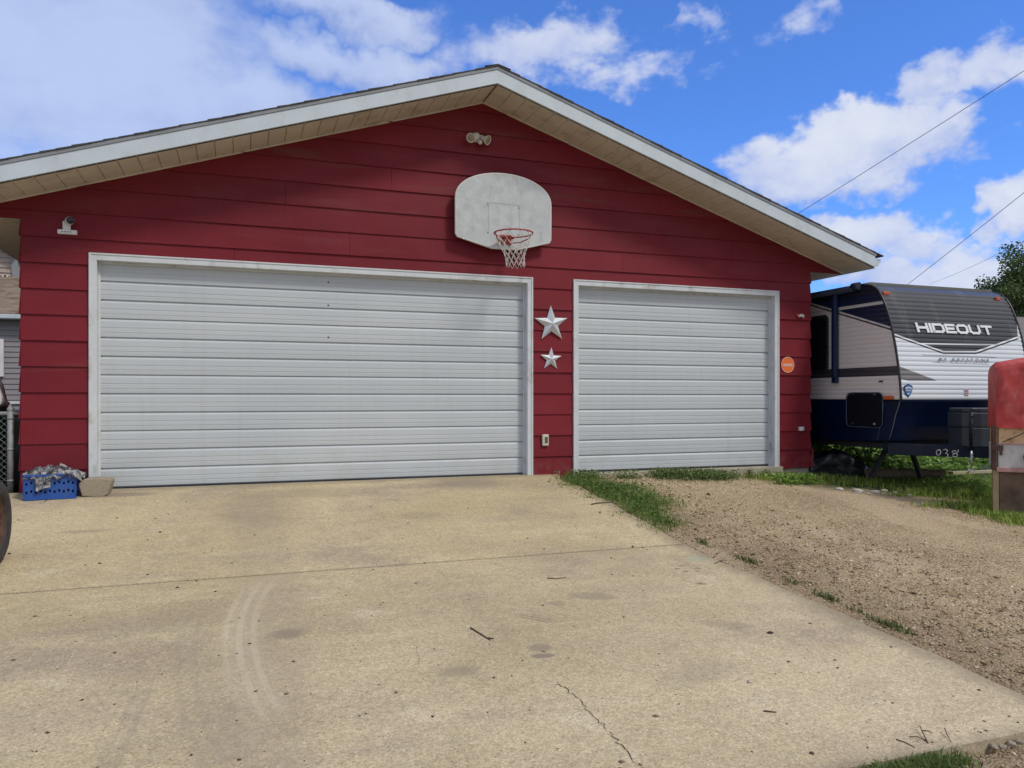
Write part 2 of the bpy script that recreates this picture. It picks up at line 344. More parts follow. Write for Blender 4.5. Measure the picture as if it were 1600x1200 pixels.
def concrete_material():
    m, t, b, pos = new_mat('driveway_concrete'); x, y, z = t.sep(pos)
    c = t.mix(t.ss(t.noise(pos, .42, 6, .6), .32, .68), (.41, .335, .205), (.60, .50, .335))
    far = t.ss(y, -4.6, -2.4)                      # older, yellower pour next to the door
    c = t.mix(t.m('MULTIPLY', far, .45), c, (.58, .47, .27))
    c = t.mix(t.m('MULTIPLY', t.ss(t.noise(pos, 1.7, 7, .65), .52, .74), .42), c, (.37, .30, .205))
    c = t.mix(t.m('MULTIPLY', t.ss(t.noise(t.scl(pos, (3.0, .55, 1)), 1.0, 6), .56, .74), .30), c, (.36, .29, .20))
    c = t.mix(t.m('MULTIPLY', t.ss(t.noise(pos, 3.3, 5, .6), .58, .72), .35), c, (.68, .59, .44))
    gp = t.m('MULTIPLY', t.ss(t.noise(t.scl(pos, (1, 1.3, 1)), .75, 6, .62), .47, .66), t.lin(t.noise(pos, 7, 5), .3, .7, .4, 1))
    c = t.mix(t.m('MULTIPLY', gp, .80), c, (.37, .295, .225))
    c = t.mix(t.m('MULTIPLY', t.ss(t.noise(t.scl(pos, (.5, 2.2, 1)), 1.6, 6, .65), .5, .72), .40), c, (.64, .55, .34))
    c = t.mix(t.m('MULTIPLY', t.ss(t.noise(t.scl(pos, (.35, 3.2, 1)), 2.2, 7, .7), .54, .74), .40), c, (.38, .315, .225))
    # sand grain and exposed aggregate
    near = t.ss(y, -1.5, -5.5)
    for s_, am in ((150, .17), (75, .12), (34, .05)):
        vv = t.sep(t.vor(pos, s_, 'Color'))[0]
        c = t.mix(1, c, t.mix(vv, (1-am*1.25,)*3, (1+am,)*3), 'MULTIPLY')
    pit = t.m('MULTIPLY', t.ss(t.vor(pos, 26, 'Distance'), .13, .07), t.ss(t.sep(t.vor(pos, 26, 'Color'))[1], .70, .75))
    c = t.mix(t.m('MULTIPLY', pit, .65), c, (.20, .155, .105))
    vd = t.vor(pos, 42, 'Distance'); vc = t.sep(t.vor(pos, 42, 'Color'))[0]
    agg = t.m('MULTIPLY', t.m('MULTIPLY', t.ss(vd, .32, .18), t.ss(vc, .66, .76)), t.m('ADD', t.m('MULTIPLY', near, .50), .15))
    c = t.mix(agg, c, t.mix(t.ss(vc, .84, .9), (.26, .21, .155), (.78, .69, .53)))
    # curved tyre scuffs: rings about a turning centre
    wob = t.m('MULTIPLY', t.m('SUBTRACT', t.noise(pos, 1.2, 3), .5), .10)
    def ring(cx, cy, r, wd, y0, y1, amt, colr, stripe=0):
        nonlocal c
        d = t.m('SQRT', t.m('ADD', t.m('POWER', t.m('SUBTRACT', x, cx), 2), t.m('POWER', t.m('SUBTRACT', y, cy), 2)))
        e = t.m('ABSOLUTE', t.m('SUBTRACT', t.m('ADD', d, wob), r))
        k = t.ss(e, wd, wd*.35)
        k = t.m('MULTIPLY', k, t.m('MULTIPLY', t.ss(y, y0, y0+.4), t.ss(y, y1, y1-.6)))
        if stripe: k = t.m('MULTIPLY', k, t.m('ADD', .4, t.m('MULTIPLY', .6, t.ss(t.m('SINE', t.m('MULTIPLY', d, stripe)), -.3, .6))))
        k = t.m('MULTIPLY', k, t.m('MULTIPLY', amt, t.lin(t.noise(pos, 9, 5), .3, .65, .25, 1)))
        c = t.mix(k, c, colr)
    ring(6.95, -4.4, 4.78, .15, -5.6, -2.95, .60, (.76, .67, .50), 75)
    ring(6.95, -4.4, 5.06, .15, -6.0, -3.3, .55, (.34, .28, .21), 75)
    ring(-30., -3.0, 32.35, .34, -6.6, -.1, .45, (.34, .275, .205))
    ring(-30., -3.0, 31.75, .07, -7.4, -4.6, .65, (.31, .255, .19), 90)
    ring(3.2, -4.7, 2.45, .035, -5.5, -4.5, .0, (.24, .205, .16))
    # round oil spots and stains, and a dark oval beside the stone block
    nspot = t.m('MULTIPLY', t.m('SUBTRACT', t.noise(pos, 11, 5, .65), .5), .6)
    for (sx, sy, rx, ry, rot, amt, sharp) in ((4.59, -4.20, .17, .085, -.5, .38, .5), (4.28, -4.28, .07, .05, 0, .32, .5), (4.02, -4.51, .15, .06, -.75, .62, .9), (3.86, -5.01, .075, .06, 0, .5, .4), (3.83, -5.13, .075, .035, -.1, .72, .5),
            (2.35, -1.1, .5, .7, 0, .24, 1.2), (2.44, -4.35, .11, .09, 0, .55, 1), (2.9, -.5, .8, .25, 0, .30, 1.2), (4.75, -.35, .55, .28, 0, .50, 1.2), (3.9, -1.6, .25, .12, 0, .25, 1.2), (.95, -.25, .4, .10, 0, .6, 1), (.85, -1.55, .22, .05, 0, .35, 1), (5.68, -3.66, .03, .02, 0, .7, .6), (5.60, -3.73, .03, .02, 0, .7, .6), (5.76, -3.77, .04, .02, 0, .6, .6), (5.62, -3.82, .03, .02, 0, .7, .6), (5.72, -3.84, .025, .02, 0, .6, .6),
            (5.55, -4.15, .05, .035, -.3, .55, .6), (3.3, -5.2, .12, .07, 0, .38, 1), (5.2, -5.0, .20, .08, -.5, .30, 1.1), (4.6, -5.6, .3, .14, .3, .22, 1.2), (1.6, -3.9, .4, .2, .2, .18, 1.2)):
        X2 = t.m('SUBTRACT', x, sx); Y2 = t.m('SUBTRACT', y, sy); cr_, sr_ = math.cos(rot), math.sin(rot)
        u = t.m('MULTIPLY', t.m('ADD', t.m('MULTIPLY', X2, cr_), t.m('MULTIPLY', Y2, sr_)), 1/rx); v = t.m('MULTIPLY', t.m('SUBTRACT', t.m('MULTIPLY', Y2, cr_), t.m('MULTIPLY', X2, sr_)), 1/ry)
        d = t.m('ADD', t.m('SQRT', t.m('ADD', t.m('MULTIPLY', u, u), t.m('MULTIPLY', v, v))), nspot)
        k = t.m('MULTIPLY', t.ss(d, 1+sharp*.35, 1-sharp*.55), min(.95, amt*1.35))
        if sharp == .9: k = t.m('MULTIPLY', k, t.ss(t.m('SINE', t.m('MULTIPLY', v, 9)), -.5, .4))
        c = t.mix(k, c, (.27, .22, .165))
    # faint tread print arc near the free edge
    ring(8.2, -5.0, 2.12, .030, -5.6, -4.6, .45, (.26, .21, .16))
    # green paint spatter
    d = t.m('SQRT', t.m('ADD', t.m('POWER', t.m('SUBTRACT', x, 5.94), 2), t.m('POWER', t.m('SUBTRACT', y, -3.50), 2)))
    c = t.mix(t.m('MULTIPLY', t.ss(d, .14, .05), .30), c, (.25, .48, .36))
    # grime at the joint and along the free edges; darker towards the wall
    j = t.ss(t.m('ABSOLUTE', t.m('ADD', y, 3.0)), .035, .0)
    c = t.mix(t.m('MULTIPLY', j, .35), c, (.18, .145, .10))
    e = t.m('MULTIPLY', t.ss(y, -.22, 0), .5); c = t.mix(e, c, (.20, .165, .12))
    e = t.m('MULTIPLY', t.ss(t.m('ADD', x, t.m('MULTIPLY', t.noise(pos, 5, 4), .2)), 6.0, 6.2), .55); c = t.mix(e, c, (.24, .195, .14))
    e = t.m('MULTIPLY', t.ss(t.m('ADD', y, t.m('MULTIPLY', t.noise(pos, 5, 4), .2)), -6.45, -6.62), .5); c = t.mix(e, c, (.2, .165, .12))
    t.l.new(c, b.inputs['Base Color']); b.inputs['Roughness'].default_value = .88; b.inputs['Specular IOR Level'].default_value = .3
    h = t.m('ADD', t.m('ADD', t.noise(pos, 110, 5, .7), t.m('MULTIPLY', t.noise(pos, 4, 4), 2.)), t.m('MULTIPLY', agg, .8))
    t.l.new(t.bump(h, .55, .006), b.inputs['Normal'])
    return m
M_conc = concrete_material()
def ground_material():
    m, t, b, pos = new_mat('gravel_and_dirt'); x, y, z = t.sep(pos)
    c = t.mix(t.ss(t.noise(pos, .8, 6), .35, .65), (.37, .265, .145), (.54, .41, .24))
    c = t.mix(t.m('MULTIPLY', t.ss(t.noise(pos, 2.3, 6), .55, .75), .60), c, (.25, .17, .11))
    for s_ in (55, 95):
        v = t.sep(t.vor(pos, s_, 'Color'))
        c = t.mix(t.m('MULTIPLY', t.ss(v[0], .62, .95), .65), c, (.66, .56, .42)); c = t.mix(t.m('MULTIPLY', t.ss(v[1], .35, .0), .65), c, (.15, .11, .075))
    ed = t.m('MULTIPLY', t.ss(t.m('ADD', x, t.m('MULTIPLY', t.noise(pos, 1.5, 4), 1.2)), 8.1, 6.8), .55); c = t.mix(ed, c, (.20, .14, .085))
    c = t.mix(t.m('MULTIPLY', t.ss(t.noise(t.scl(pos, (1.2, .35, 1)), .9, 5), .52, .66), .55), c, (.60, .475, .32))
    # grass and weeds take over beyond the gravel
    gx = t.m('ADD', t.m('MULTIPLY', t.noise(pos, 1.3, 5), 1.6), t.m('SUBTRACT', t.m('MAXIMUM', t.m('ADD', t.m('SUBTRACT', y, -1.9), 0), 0), 0.0))
    gm = t.ss(t.m('ADD', t.m('ADD', gx, t.m('MULTIPLY', t.m('SUBTRACT', x, 10.), .16)), -1.6), 0, .5)
    gm = t.m('MULTIPLY', gm, t.ss(x, 9.0, 10.4))
    fy = t.m('MAXIMUM', t.ss(y, 2.5, 5), t.ss(x, 13, 16)); gm = t.m('MAXIMUM', gm, fy)
    lf = t.ss(x, -2.2, -3.2); gm = t.m('MAXIMUM', gm, t.m('MULTIPLY', lf, t.ss(y, -7, -6)))
    gc = t.mix(t.ss(t.noise(pos, 3, 6), .35, .65), (.025, .038, .015), (.06, .085, .03))
    c = t.mix(gm, c, gc)
    t.l.new(c, b.inputs['Base Color']); b.inputs['Roughness'].default_value = .95; b.inputs['Specular IOR Level'].default_value = .2
    h = t.m('ADD', t.m('MULTIPLY', t.vor(pos, 60, 'Distance'), -1), t.m('ADD', t.noise(pos, 40, 5), t.m('MULTIPLY', t.noise(pos, 5, 4), 2)))
    t.l.new(t.bump(h, .9, .015), b.inputs['Normal'])
    return m
M_ground = ground_material()
def tone_mat(name, rough=.7, trans=0, spec=.3):
    m, t, b, pos = new_mat(name); a = t.node('ShaderNodeVertexColor', layer_name='tone')
    t.l.new(t.mix(t.noise(pos, 12, 3), t.mix(1, a.outputs[0], (.8,)*3, 'MULTIPLY'), a.outputs[0]), b.inputs['Base Color'])
    b.inputs['Roughness'].default_value = rough; b.inputs['Specular IOR Level'].default_value = spec
    if trans:
        tr = t.node('ShaderNodeBsdfTranslucent'); t.l.new(a.outputs[0], tr.inputs[0])
        mx = t.node('ShaderNodeMixShader'); mx.inputs[0].default_value = trans
        t.l.new(b.outputs[0], mx.inputs[1]); t.l.new(tr.outputs[0], mx.inputs[2])
        t.l.new(mx.outputs[0], m.node_tree.nodes['Material Output'].inputs[0])
    return m
M_leaf = tone_mat('leaf_green', .6, .3); M_peb = tone_mat('pebble_stone', .85)

# ------------------------------------------------------------------ terrain
def prof(y):
    y = np.asarray(y, float)
    return np.where(y > 0, 0, np.where(y > -3, .129*y, np.where(y > -6.66, -.387-.061*(-3-y), -.61)))
SLAB_X0, SLAB_X1, SLAB_Y = -1.35, 6.12, -6.66
def gz(x, y):
    x = np.asarray(x, float); y = np.asarray(y, float)
    cross = .17*np.clip((x-7.6)/2.6, 0, 1.35)**1.6*np.exp(np.minimum(y, 0)/2.2)+.012*np.clip((x-6.3)/1.5, 0, 1)
    side = np.clip((x-5.9)/.4, 0, 1)
    z = prof(y)-.028-cross*side
    z = np.where(y < -6.6, -.640-.015*np.clip(-6.6-y, 0, 3), z)
    back = np.clip((y-.2)/1.5, 0, 1)*np.clip((x-10.), 0, 1)
    z = z-.05*back
    inside = (x > -.1)&(x < 10.25)&(y > .02)
    z = np.where(inside, -.35, z)
    lft = np.clip((-.9-x)/1.0, 0, 1); z = z-.03*lft
    # soft lumps
    z = z+.012*np.sin(x*1.9+1.3*np.sin(y*1.1))*np.cos(y*2.3+x*.7)*np.clip((x-6.2)/1.0, 0, 1)
    return z
def terrain():
    xs = np.unique(np.concatenate([np.linspace(-300, -8, 14), np.arange(-8, 5.9, .5), np.arange(5.9, 16, .08), np.arange(16, 30, 2), np.linspace(30, 400, 12)]))
    ys = np.unique(np.concatenate([np.linspace(-120, -12, 8), np.arange(-12, -8, .4), np.arange(-8, 3.4, .08), np.arange(3.4, 20, 1.5), np.linspace(20, 600, 12)]))
    Xg, Yg = np.meshgrid(xs, ys); Zg = gz(Xg, Yg)
    rng = np.random.RandomState(3)
    onslab = (Xg < SLAB_X1+.02)&(Xg > SLAB_X0-.02)&(Yg > SLAB_Y-.02)&(Yg < .1)
    Zg = Zg+rng.normal(0, .0035, Zg.shape)*(~onslab); Zg = np.where(onslab, Zg-.10, Zg)
    V = np.stack([Xg, Yg, Zg], -1).reshape(-1, 3); nx = len(xs); ny = len(ys)
    i = np.arange((ny-1)*(nx-1)); r = i//(nx-1); c = i % (nx-1); a = r*nx+c
    F = np.stack([a, a+1, a+nx+1, a+nx], 1)
    o = np_mesh('ground', V, F, M_ground, smooth=True); tag(o, kind='structure')
terrain()
def slab():
    b = MB()
    rnd = random.Random(5)
    edge_x = lambda y: SLAB_X1+.012*math.sin(y*2.1)+.008*math.sin(y*7.3)+(-.10*math.exp(-((y+.35)/.25)**2))
    for (ya, yb) in ((0.0, -2.993), (-3.007, SLAB_Y)):
        n = 40; rows = []
        for i in range(n+1):
            y = ya+(yb-ya)*i/n; rows.append((y, float(prof(min(y, -1e-6)))))
        vs = []; fs = []
        for (y, z) in rows:
            zz = z-(.004 if abs(y+3) < .02 else 0)
            ex = edge_x(y)+rnd.uniform(-.008, .008)
            vs += [(SLAB_X0, y, zz), (2.4, y, zz), (ex-.012, y, zz), (ex, y, zz-.010), (ex+.004, y, zz-.16), (SLAB_X0, y, zz-.16)]
        for i in range(n):
            for k in range(5): a = i*6+k; fs.append((a, a+1, a+7, a+6))
            fs.append((i*6+5, i*6, i*6+6, i*6+11))
        fs.append((0, 5, 4, 3, 2, 1)); k = n*6; fs.append((k, k+1, k+2, k+3, k+4, k+5))
        b.add(vs, fs)
    o = b.build('driveway', M_conc); tag(o, kind='structure')
    # hairline cracks: thin dark filled fissures lying in the surface
    c = MB()
    def crack(pts, wd, seed):
        rr = random.Random(seed); P = []
        for (a, q) in zip(pts[:-1], pts[1:]):
            for i in range(9):
                f = i/9; P.append((a[0]+(q[0]-a[0])*f+rr.gauss(0, .010), a[1]+(q[1]-a[1])*f+rr.gauss(0, .010)))
        P.append(pts[-1]); vs = []
        for i, (x, y) in enumerate(P):
            ww = wd*rr.uniform(.35, 1.3)*min(1, (i+.3)/4); z = float(prof(y))+.003
            vs += [(x-ww/2, y, z), (x+ww/2, y, z)]
        c.add(vs, [(2*i, 2*i+1, 2*i+3, 2*i+2) for i in range(len(P)-1)])
    def gp(px, py):
        r = ray(px, py); lo, hi = 1., 40.
        for _ in range(50):
            mid = (lo+hi)/2; p = CAM+r*mid
            if p[2] > prof(p[1]): lo = mid
            else: hi = mid
        return (p[0], p[1])
    crack([gp(868, 1062), gp(900, 1090), gp(932, 1125), gp(965, 1160), gp(1010, 1205), gp(1040, 1240)], .0045, 1)
    crack([gp(58, 788), gp(100, 772), gp(120, 764)], .010, 2)
    crack([gp(640, 1000), gp(655, 1020), gp(652, 1045)], .0015, 3)
    o = c.build('driveway_crack', mat('crack_dirt', (.045, .036, .028), .95)); tag(o, kind='structure')
    return gp
gpx = slab()

# ------------------------------------------------------------------ garage
APX, APZ, SL = 5.06, 4.745, .325
GX1 = 10.168; GD = 8.0; COURSE = .274; Z0 = -.042; BOXZ = 2.872
def zs(x): return APZ-SL*abs(x-APX)
G = thing('garage', (5.08, 0, 0), 'dark red lap sided gabled garage with two white overhead doors', 'garage')
def clip(poly, f):
    out = []
    for i in range(len(poly)):
        a = poly[i]; b = poly[(i+1) % len(poly)]; fa, fb = f(a), f(b)
        if fa >= 0: out.append(a)
        if (fa >= 0) != (fb >= 0):
            t = fa/(fa-fb); out.append((a[0]+(b[0]-a[0])*t, a[1]+(b[1]-a[1])*t))
    return out
D1 = (.637, 5.733, 2.55); D2 = (6.313, 9.59, 2.555)    # outer trim of the two doors
def front_siding():
    b = MB(); rnd = random.Random(2); L0 = -.60; L1 = 10.78
    for k in range(18):
        z0 = Z0+COURSE*k; z1 = z0+COURSE
        ivs = []
        def cut(a, c, lo, hi):   # remove doors
            segs = [(a, c)]
            for (d0, d1, dz) in (D1, D2):
                if lo < dz:
                    ns = []
                    for (s, e) in segs:
                        if hi <= dz or True:
                            if s < d0: ns.append((s, min(e, d0)))
                            if e > d1: ns.append((max(s, d1), e))
                            if s >= d0 and e <= d1: pass
                    segs = ns
            return segs
        bands = []
        dz = 2.553
        if z0 < dz < z1: bands = [(z0, dz, cut(0, GX1, z0, dz)), (dz, z1, [(0, GX1)])]
        elif z1 <= dz: bands = [(z0, z1, cut(0, GX1, z0, z1))]
        else: bands = [(z0, z1, [(0, GX1)])]
        if z1 > BOXZ:
            lo = max(z0, BOXZ); bands += [(lo, z1, [(L0, 0), (GX1, L1)])] if z0 < BOXZ else []
            if z0 >= BOXZ: bands = [(z0, z1, [(L0, L1)])]
        # butt joints
        joints = [j for j in {10: [3.4, 7.05], 12: [2.66], 13: [3.9, 7.6], 11: [8.8], 9: [2.1]}.get(k, [])]
        lip = .021+rnd.uniform(-.002, .003)
        for (za, zb, segs) in bands:
            for (s, e) in segs:
                cuts = [s]+[j for j in joints if s < j < e]+[e]
                for i in range(len(cuts)-1):
                    a = cuts[i]+(.0015 if i > 0 else 0); c = cuts[i+1]-(.0015 if i < len(cuts)-2 else 0)
                    # subdivide a board so its edge can wander a little
                    n = max(1, int((c-a)/1.2)); xs = [a+(c-a)*q/n for q in range(n+1)]
                    for q in range(n):
                        poly = [(xs[q], za), (xs[q+1], za), (xs[q+1], zb), (xs[q], zb)]
                        poly = clip(poly, lambda p: APZ-SL*(p[0]-APX)-p[1]); 
                        if len(poly) > 2: poly = clip(poly, lambda p: APZ+SL*(p[0]-APX)-p[1])
                        if len(poly) < 3: continue
                        yv = lambda p: -(lip+.0022*math.sin(p[0]*1.7+k*2.1)*(1-(p[1]-z0)/COURSE))+(p[1]-z0)/COURSE*(lip-.004)
                        vs = [(p[0], yv(p), p[1]) for p in poly]+[(p[0], .02, p[1]) for p in poly]; m = len(poly)
                        fs = [list(range(m))]+[(i2, m+i2, m+(i2+1) % m, (i2+1) % m) for i2 in range(m)]
                        b.add(vs, fs)
    return b.build('front_wall', M_red, G)
front_siding()
def side_siding(x, sgn):
    b = MB()
    for k in range(11):
        z0 = Z0+COURSE*k; z1 = min(z0+COURSE, BOXZ)
        lip = .022
        vs = [(x, -.004, z0), (x+sgn*lip, -.016, z0), (x+sgn*.004, -.003, z1), (x, -.003, z1),
              (x, GD, z0), (x+sgn*lip, GD, z0), (x+sgn*.004, GD, z1), (x, GD, z1)]
        b.add(vs, [(0, 1, 2, 3), (7, 6, 5, 4), (0, 4, 5, 1), (1, 5, 6, 2), (2, 6, 7, 3)])
    # loose corner strip at the foot
    if sgn > 0: b.rbox((x+.018, -.026, .10), (.045, .012, .27), rotm(0, R_(6), 0))
    return b.build('side_wall', M_red, G)
side_siding(0.0, -1); side_siding(GX1, 1)
b = MB(); b.prism([(0, GD, Z0), (GX1, GD, Z0), (GX1, GD, zs(GX1)), (APX, GD, APZ), (0, GD, zs(0))], (0, .1, 0)); b.build('rear_wall', M_red, G)
b = MB()
b.box(D2[1]-.02, .005, -.5, GX1-.01, .3, Z0-.002); b.box(GX1-.16, .3, -.5, GX1-.01, GD, Z0-.002)
b.build('foundation', M_conc_old, G, bevel=.01)
b = MB(); b.box(.66, -.02, -.3, 5.71, .35, -.004); b.box(D2[0]+.05, -.09, -.45, D2[1]+.03, .35, -.006)
b.build('door_threshold', M_conc_old, G, bevel=.008)
# roof: stepped shingle courses
RT = .208   # roof deck above the soffit line
def roof():
    b = MB(); xe = 5.88; exp = .14; n = int(xe/exp)+1
    for sg in (-1, 1):
        for i in range(n):
            d0 = xe-exp*i; d1 = max(d0-exp*1.25, 0.0)
            if d0 <= 0.02: break
            z0 = APZ+RT-SL*d0; z1 = APZ+RT-SL*d1; up_ = .013+.003*math.sin(i*2.7)
            x0 = APX+sg*d0; x1 = APX+sg*d1; yf = -.635-.004*math.sin(i*5.1)
            b.prism([(x0, yf, z0-.004), (x0, yf, z0+up_), (x1, yf, z1+.006), (x1, yf, z1-.004)], (0, GD+1.1, 0))
    b.prism([(APX-.16, -.642, APZ+RT-.045+.02), (APX, -.642, APZ+RT+.018), (APX+.16, -.642, APZ+RT-.045+.02), (APX+.16, -.642, APZ+RT-.03), (APX, -.642, APZ+RT+.004), (APX-.16, -.642, APZ+RT-.03)], (0, GD+1.1, 0))
    b.build('roof', M_shingle, G)
roof()
XE = 5.74
for sg in (-1, 1):
    xo = APX+sg*XE
    def rk(d, dz): return (APX+sg*d, 0, APZ+dz-SL*d)
    b = MB(); P = lambda d, dz, y: (APX+sg*d, y, APZ+dz-SL*d)
    b.prism([P(0, .018, -.6), P(XE, .018, -.6), P(XE, .165, -.6), P(0, .165, -.6)], (0, -.018, 0))
    b.prism([P(0, .004, -.585), P(XE, .004, -.585), P(XE, .018, -.585), P(0, .018, -.585)], (0, -.034, 0))
    b.build('fascia', M_fascia, G)
    b = MB(); b.prism([P(0, .167, -.6), P(XE+.02, .167, -.6), P(XE+.02, .202, -.6), P(0, .202, -.6)], (0, -.027, 0)); b.build('drip_edge', M_drip, G)
    # rake soffit: vinyl planks with V grooves running out from the wall
    b = MB(); wpl = .185; d = .01
    while d < XE-.02:
        e = min(d+wpl, XE); g = .006
        pts = [(d, .006), (d+g, -.011), (d+wpl*.5, -.0115), (e-g, -.011), (e, .006)]
        pts = [p for p in pts if p[0] <= XE]
        vs = []
        for (q, dz) in pts: vs += [P(q, dz+.004, -.588), P(q, dz+.004, -.002 if q < 5.1 else .06)]
        b.add(vs, [(2*i, 2*i+2, 2*i+3, 2*i+1) for i in range(len(pts)-1)]); d += wpl
    b.build('rake_soffit', M_soffit, G, fixn=False)
    # thin trim where soffit meets wall
    b = MB(); b.prism([P(0, -.022, -.024), P(5.72, -.022, -.024), P(5.72, 0, -.024), P(0, 0, -.024)], (0, .012, 0)); b.build('soffit_trim', M_soffit, G)
    # eave box soffit, fascia board and gutter along the side
    xi = GX1 if sg > 0 else 0.0
    b = MB(); a, c = sorted((xi+sg*.002, xo)); y = .022
    n = 52
    for i in range(n):
        y0 = .022+i*.152
        b.add([(a, y0, BOXZ+.006), (a, y0+.008, BOXZ), (a, y0+.144, BOXZ), (a, y0+.152, BOXZ+.006), (c, y0, BOXZ+.006), (c, y0+.008, BOXZ), (c, y0+.144, BOXZ), (c, y0+.152, BOXZ+.006)], [(0, 1, 5, 4), (1, 2, 6, 5), (2, 3, 7, 6)])
    b.build('eave_soffit', M_soffit, G, fixn=False)
    b = MB(); a, c = sorted((xo, xo+sg*.02)); b.box(a, -.6, BOXZ-.004, c, GD+.4, zs(xo)+.16); b.build('eave_fascia', M_fascia, G)
    gp_ = [(.022, .04), (.022, .13), (.030, .13), (.032, .05), (.085, .05), (.105, .085), (.128, .10), (.128, .125), (.118, .125), (.118, .132), (.136, .134), (.136, .095), (.112, .078), (.09, .04)]
    b = MB(); b.prism([(xo+sg*q[0], -.59, BOXZ+q[1]) for q in gp_], (0, GD+1, 0)); 
    b.prism([(xo+sg*q[0], -.592, BOXZ+q[1]) for q in [(.022, .04), (.09, .04), (.112, .078), (.136, .095), (.136, .134), (.022, .13)]], (0, .006, 0))
    b.build('gutter', M_fascia, G)
# door frames and sectional doors
def door_set(x0, x1, zt, lab):
    b = MB(); tw = .072; zb = -.03
    # brickmould: outer lip + face + inner bead, mitred look by butting
    b.box(x0, -.032, zb, x0+tw, .02, zt-tw); b.box(x1-tw, -.032, zb, x1, .02, zt-tw); b.box(x0, -.032, zt-tw, x1, .02, zt)
    b.box(x0-.004, -.040, zb+.004, x0+.018, -.0, zt+.004); b.box(x1-.018, -.040, zb+.004, x1+.004, 0, zt+.004); b.box(x0+.018, -.040, zt-.014, x1-.018, 0, zt+.004)
    # jambs, head and stop strips
    b.box(x0+tw-.03, .02, zb, x0+tw, .16, zt-tw+.02); b.box(x1-tw, .02, zb, x1-tw+.03, .16, zt-tw+.02); b.box(x0+tw, .02, zt-tw, x1-tw, .16, zt-tw+.03)
    b.box(x0+tw, .066, zb+.01, x0+tw+.022, .096, zt-tw); b.box(x1-tw-.022, .066, zb+.01, x1-tw, .096, zt-tw); b.box(x0+tw+.022, .066, zt-tw-.022, x1-tw-.022, .096, zt-tw)
    fr = b.build('door_frame', M_trim, G, bevel=.003)
    a, c = x0+tw+.004, x1-tw-.004; zb0 = .012; ht = (zt-tw-zb0-.006)/4
    d = bpy.data.objects.new('garage_door', None); sc.collection.objects.link(d); d.parent = G; org = Vector(((a+c)/2, .1, 0)); d.location = org-LOC[G]; LOC[d] = org
    d['label'] = lab
    third = ht/3; ya = .100
    for s in range(4):
        pr = []; z = zb0+ht*s
        for q in range(3):
            t0 = z+third*q; deep = .020 if q else .008
            # bottom lip shadow, plain band, shallow groove, band, groove, band, bright bevel
            pr += [(ya+deep, t0+.001), (ya+deep, t0+.009), (ya-.010, t0+.0125), (ya-.0125, t0+.052)]
            pr += [(ya-.009, t0+.055), (ya-.013, t0+.066), (ya-.0125, t0+.104), (ya-.009, t0+.107), (ya-.013, t0+.119)]
            pr += [(ya-.0125, t0+third-.026), (ya+(.004 if q < 2 else -.006), t0+third-.006), (ya+(.012 if q < 2 else .002), t0+third-.0005)]
        vs = []; n = 1 if s else 1
        for (yy, zz) in pr: vs += [(a, yy, zz), (c, yy, zz)]
        b = MB(); b.add(vs, [(2*i, 2*i+1, 2*i+3, 2*i+2) for i in range(len(pr)-1)])
        # closed ends and back
        b.box(a, ya+.012, z+.001, c, ya+.05, z+ht-.002)
        b.build('door_section', M_door, d, origin=((a+c)/2, .1, z), fixn=False)
    b = MB(); b.box(a, ya-.004, -.004, c, ya+.04, zb0-.001); b.build('bottom_seal', M_dark, d)
    b = MB(); b.box(a, .145, zt-tw-.3, c, .158, zt-tw+.02); b.box(a, .152, -.02, c, .16, zt-tw); b.build('seal_and_backing', M_dark, d)  # top seal strip, and a black sheet that keeps the door gaps dark
def door_hardware(x, zs_):
    d = [o for o in bpy.data.objects if o.name.startswith('garage_door')][-1]
    for z in zs_:
        b = MB(); b.lathe((x, .088, z), (0, -1, 0), [(.010, 0), (.009, .004), (.0001, .005)], 10); b.build('bolt', M_dark, d)
door_set(*D1, 'wide white ribbed overhead door'); door_hardware(float(on_y(513, 500, .09)[0]), [float(on_y(513, q, .09)[2]) for q in (441, 477, 527)])
door_set(*D2, 'narrower white ribbed overhead door beside the weedy gravel')

# ------------------------------------------------------------------ things on the wall
def extr_outline(pts, y0, y1):
    return [(x, y0, z) for x, z in pts], (0, y1-y0, 0)
# basketball hoop
H = thing('basketball_hoop', (5.31, -.03, 2.88), 'weathered grey fan shaped backboard with red rim and torn white net on gable', 'basketball hoop')
out = []
cx = 5.307; hw = .633
for k in range(25):
    t = math.pi*k/24; out.append((cx+hw*math.cos(t)*(1.0), 3.475+.345*math.sin(t)**.93))
pts = [(cx-.17, 2.878), (cx+.17, 2.878), (cx+hw-.02, 2.995), (cx+hw, 3.03)]+out+[(cx-hw, 3.03), (cx-hw+.02, 2.995)]
b = MB(); p, d = extr_outline(pts, -.14, -.115); b.prism(p, d); bb = b.build('backboard', M_board, H, bevel=.004)
b = MB(); n = len(pts)
b.tube([(x, -.130, z) for x, z in pts]+[(pts[0][0], -.130, pts[0][1])], .0135, 6); b.build('backboard_edge', M_board_edge, H)
b = MB()   # faint target square, seams, bolts
for (x0, z0, x1, z1) in ((5.10, 3.06, 5.104, 3.44), (5.51, 3.06, 5.514, 3.44), (5.10, 3.44, 5.514, 3.444)): b.box(x0, -.1425, z0, x1, -.139, z1)
for (x, z) in ((5.09, 3.44), (5.09, 3.42), (5.50, 3.43), (5.5, 3.41), (5.09, 3.07), (5.5, 3.07)): b.lathe((x, -.139, z), (0, -1, 0), [(.011, 0), (.011, .005), (.0001, .006)], 10)
b.build('target_lines', mat('faded_grey_paint', (.42, .44, .44), .6), H)
for x in (5.0, 5.6):
    for z in (2.98, 3.4): b = MB(); b.box(x-.02, -.113, z, x+.02, -.016, z+.04); b.build('bracket', M_metal, H)
rc = Vector((5.325, -.43, 3.015)); rr = .238
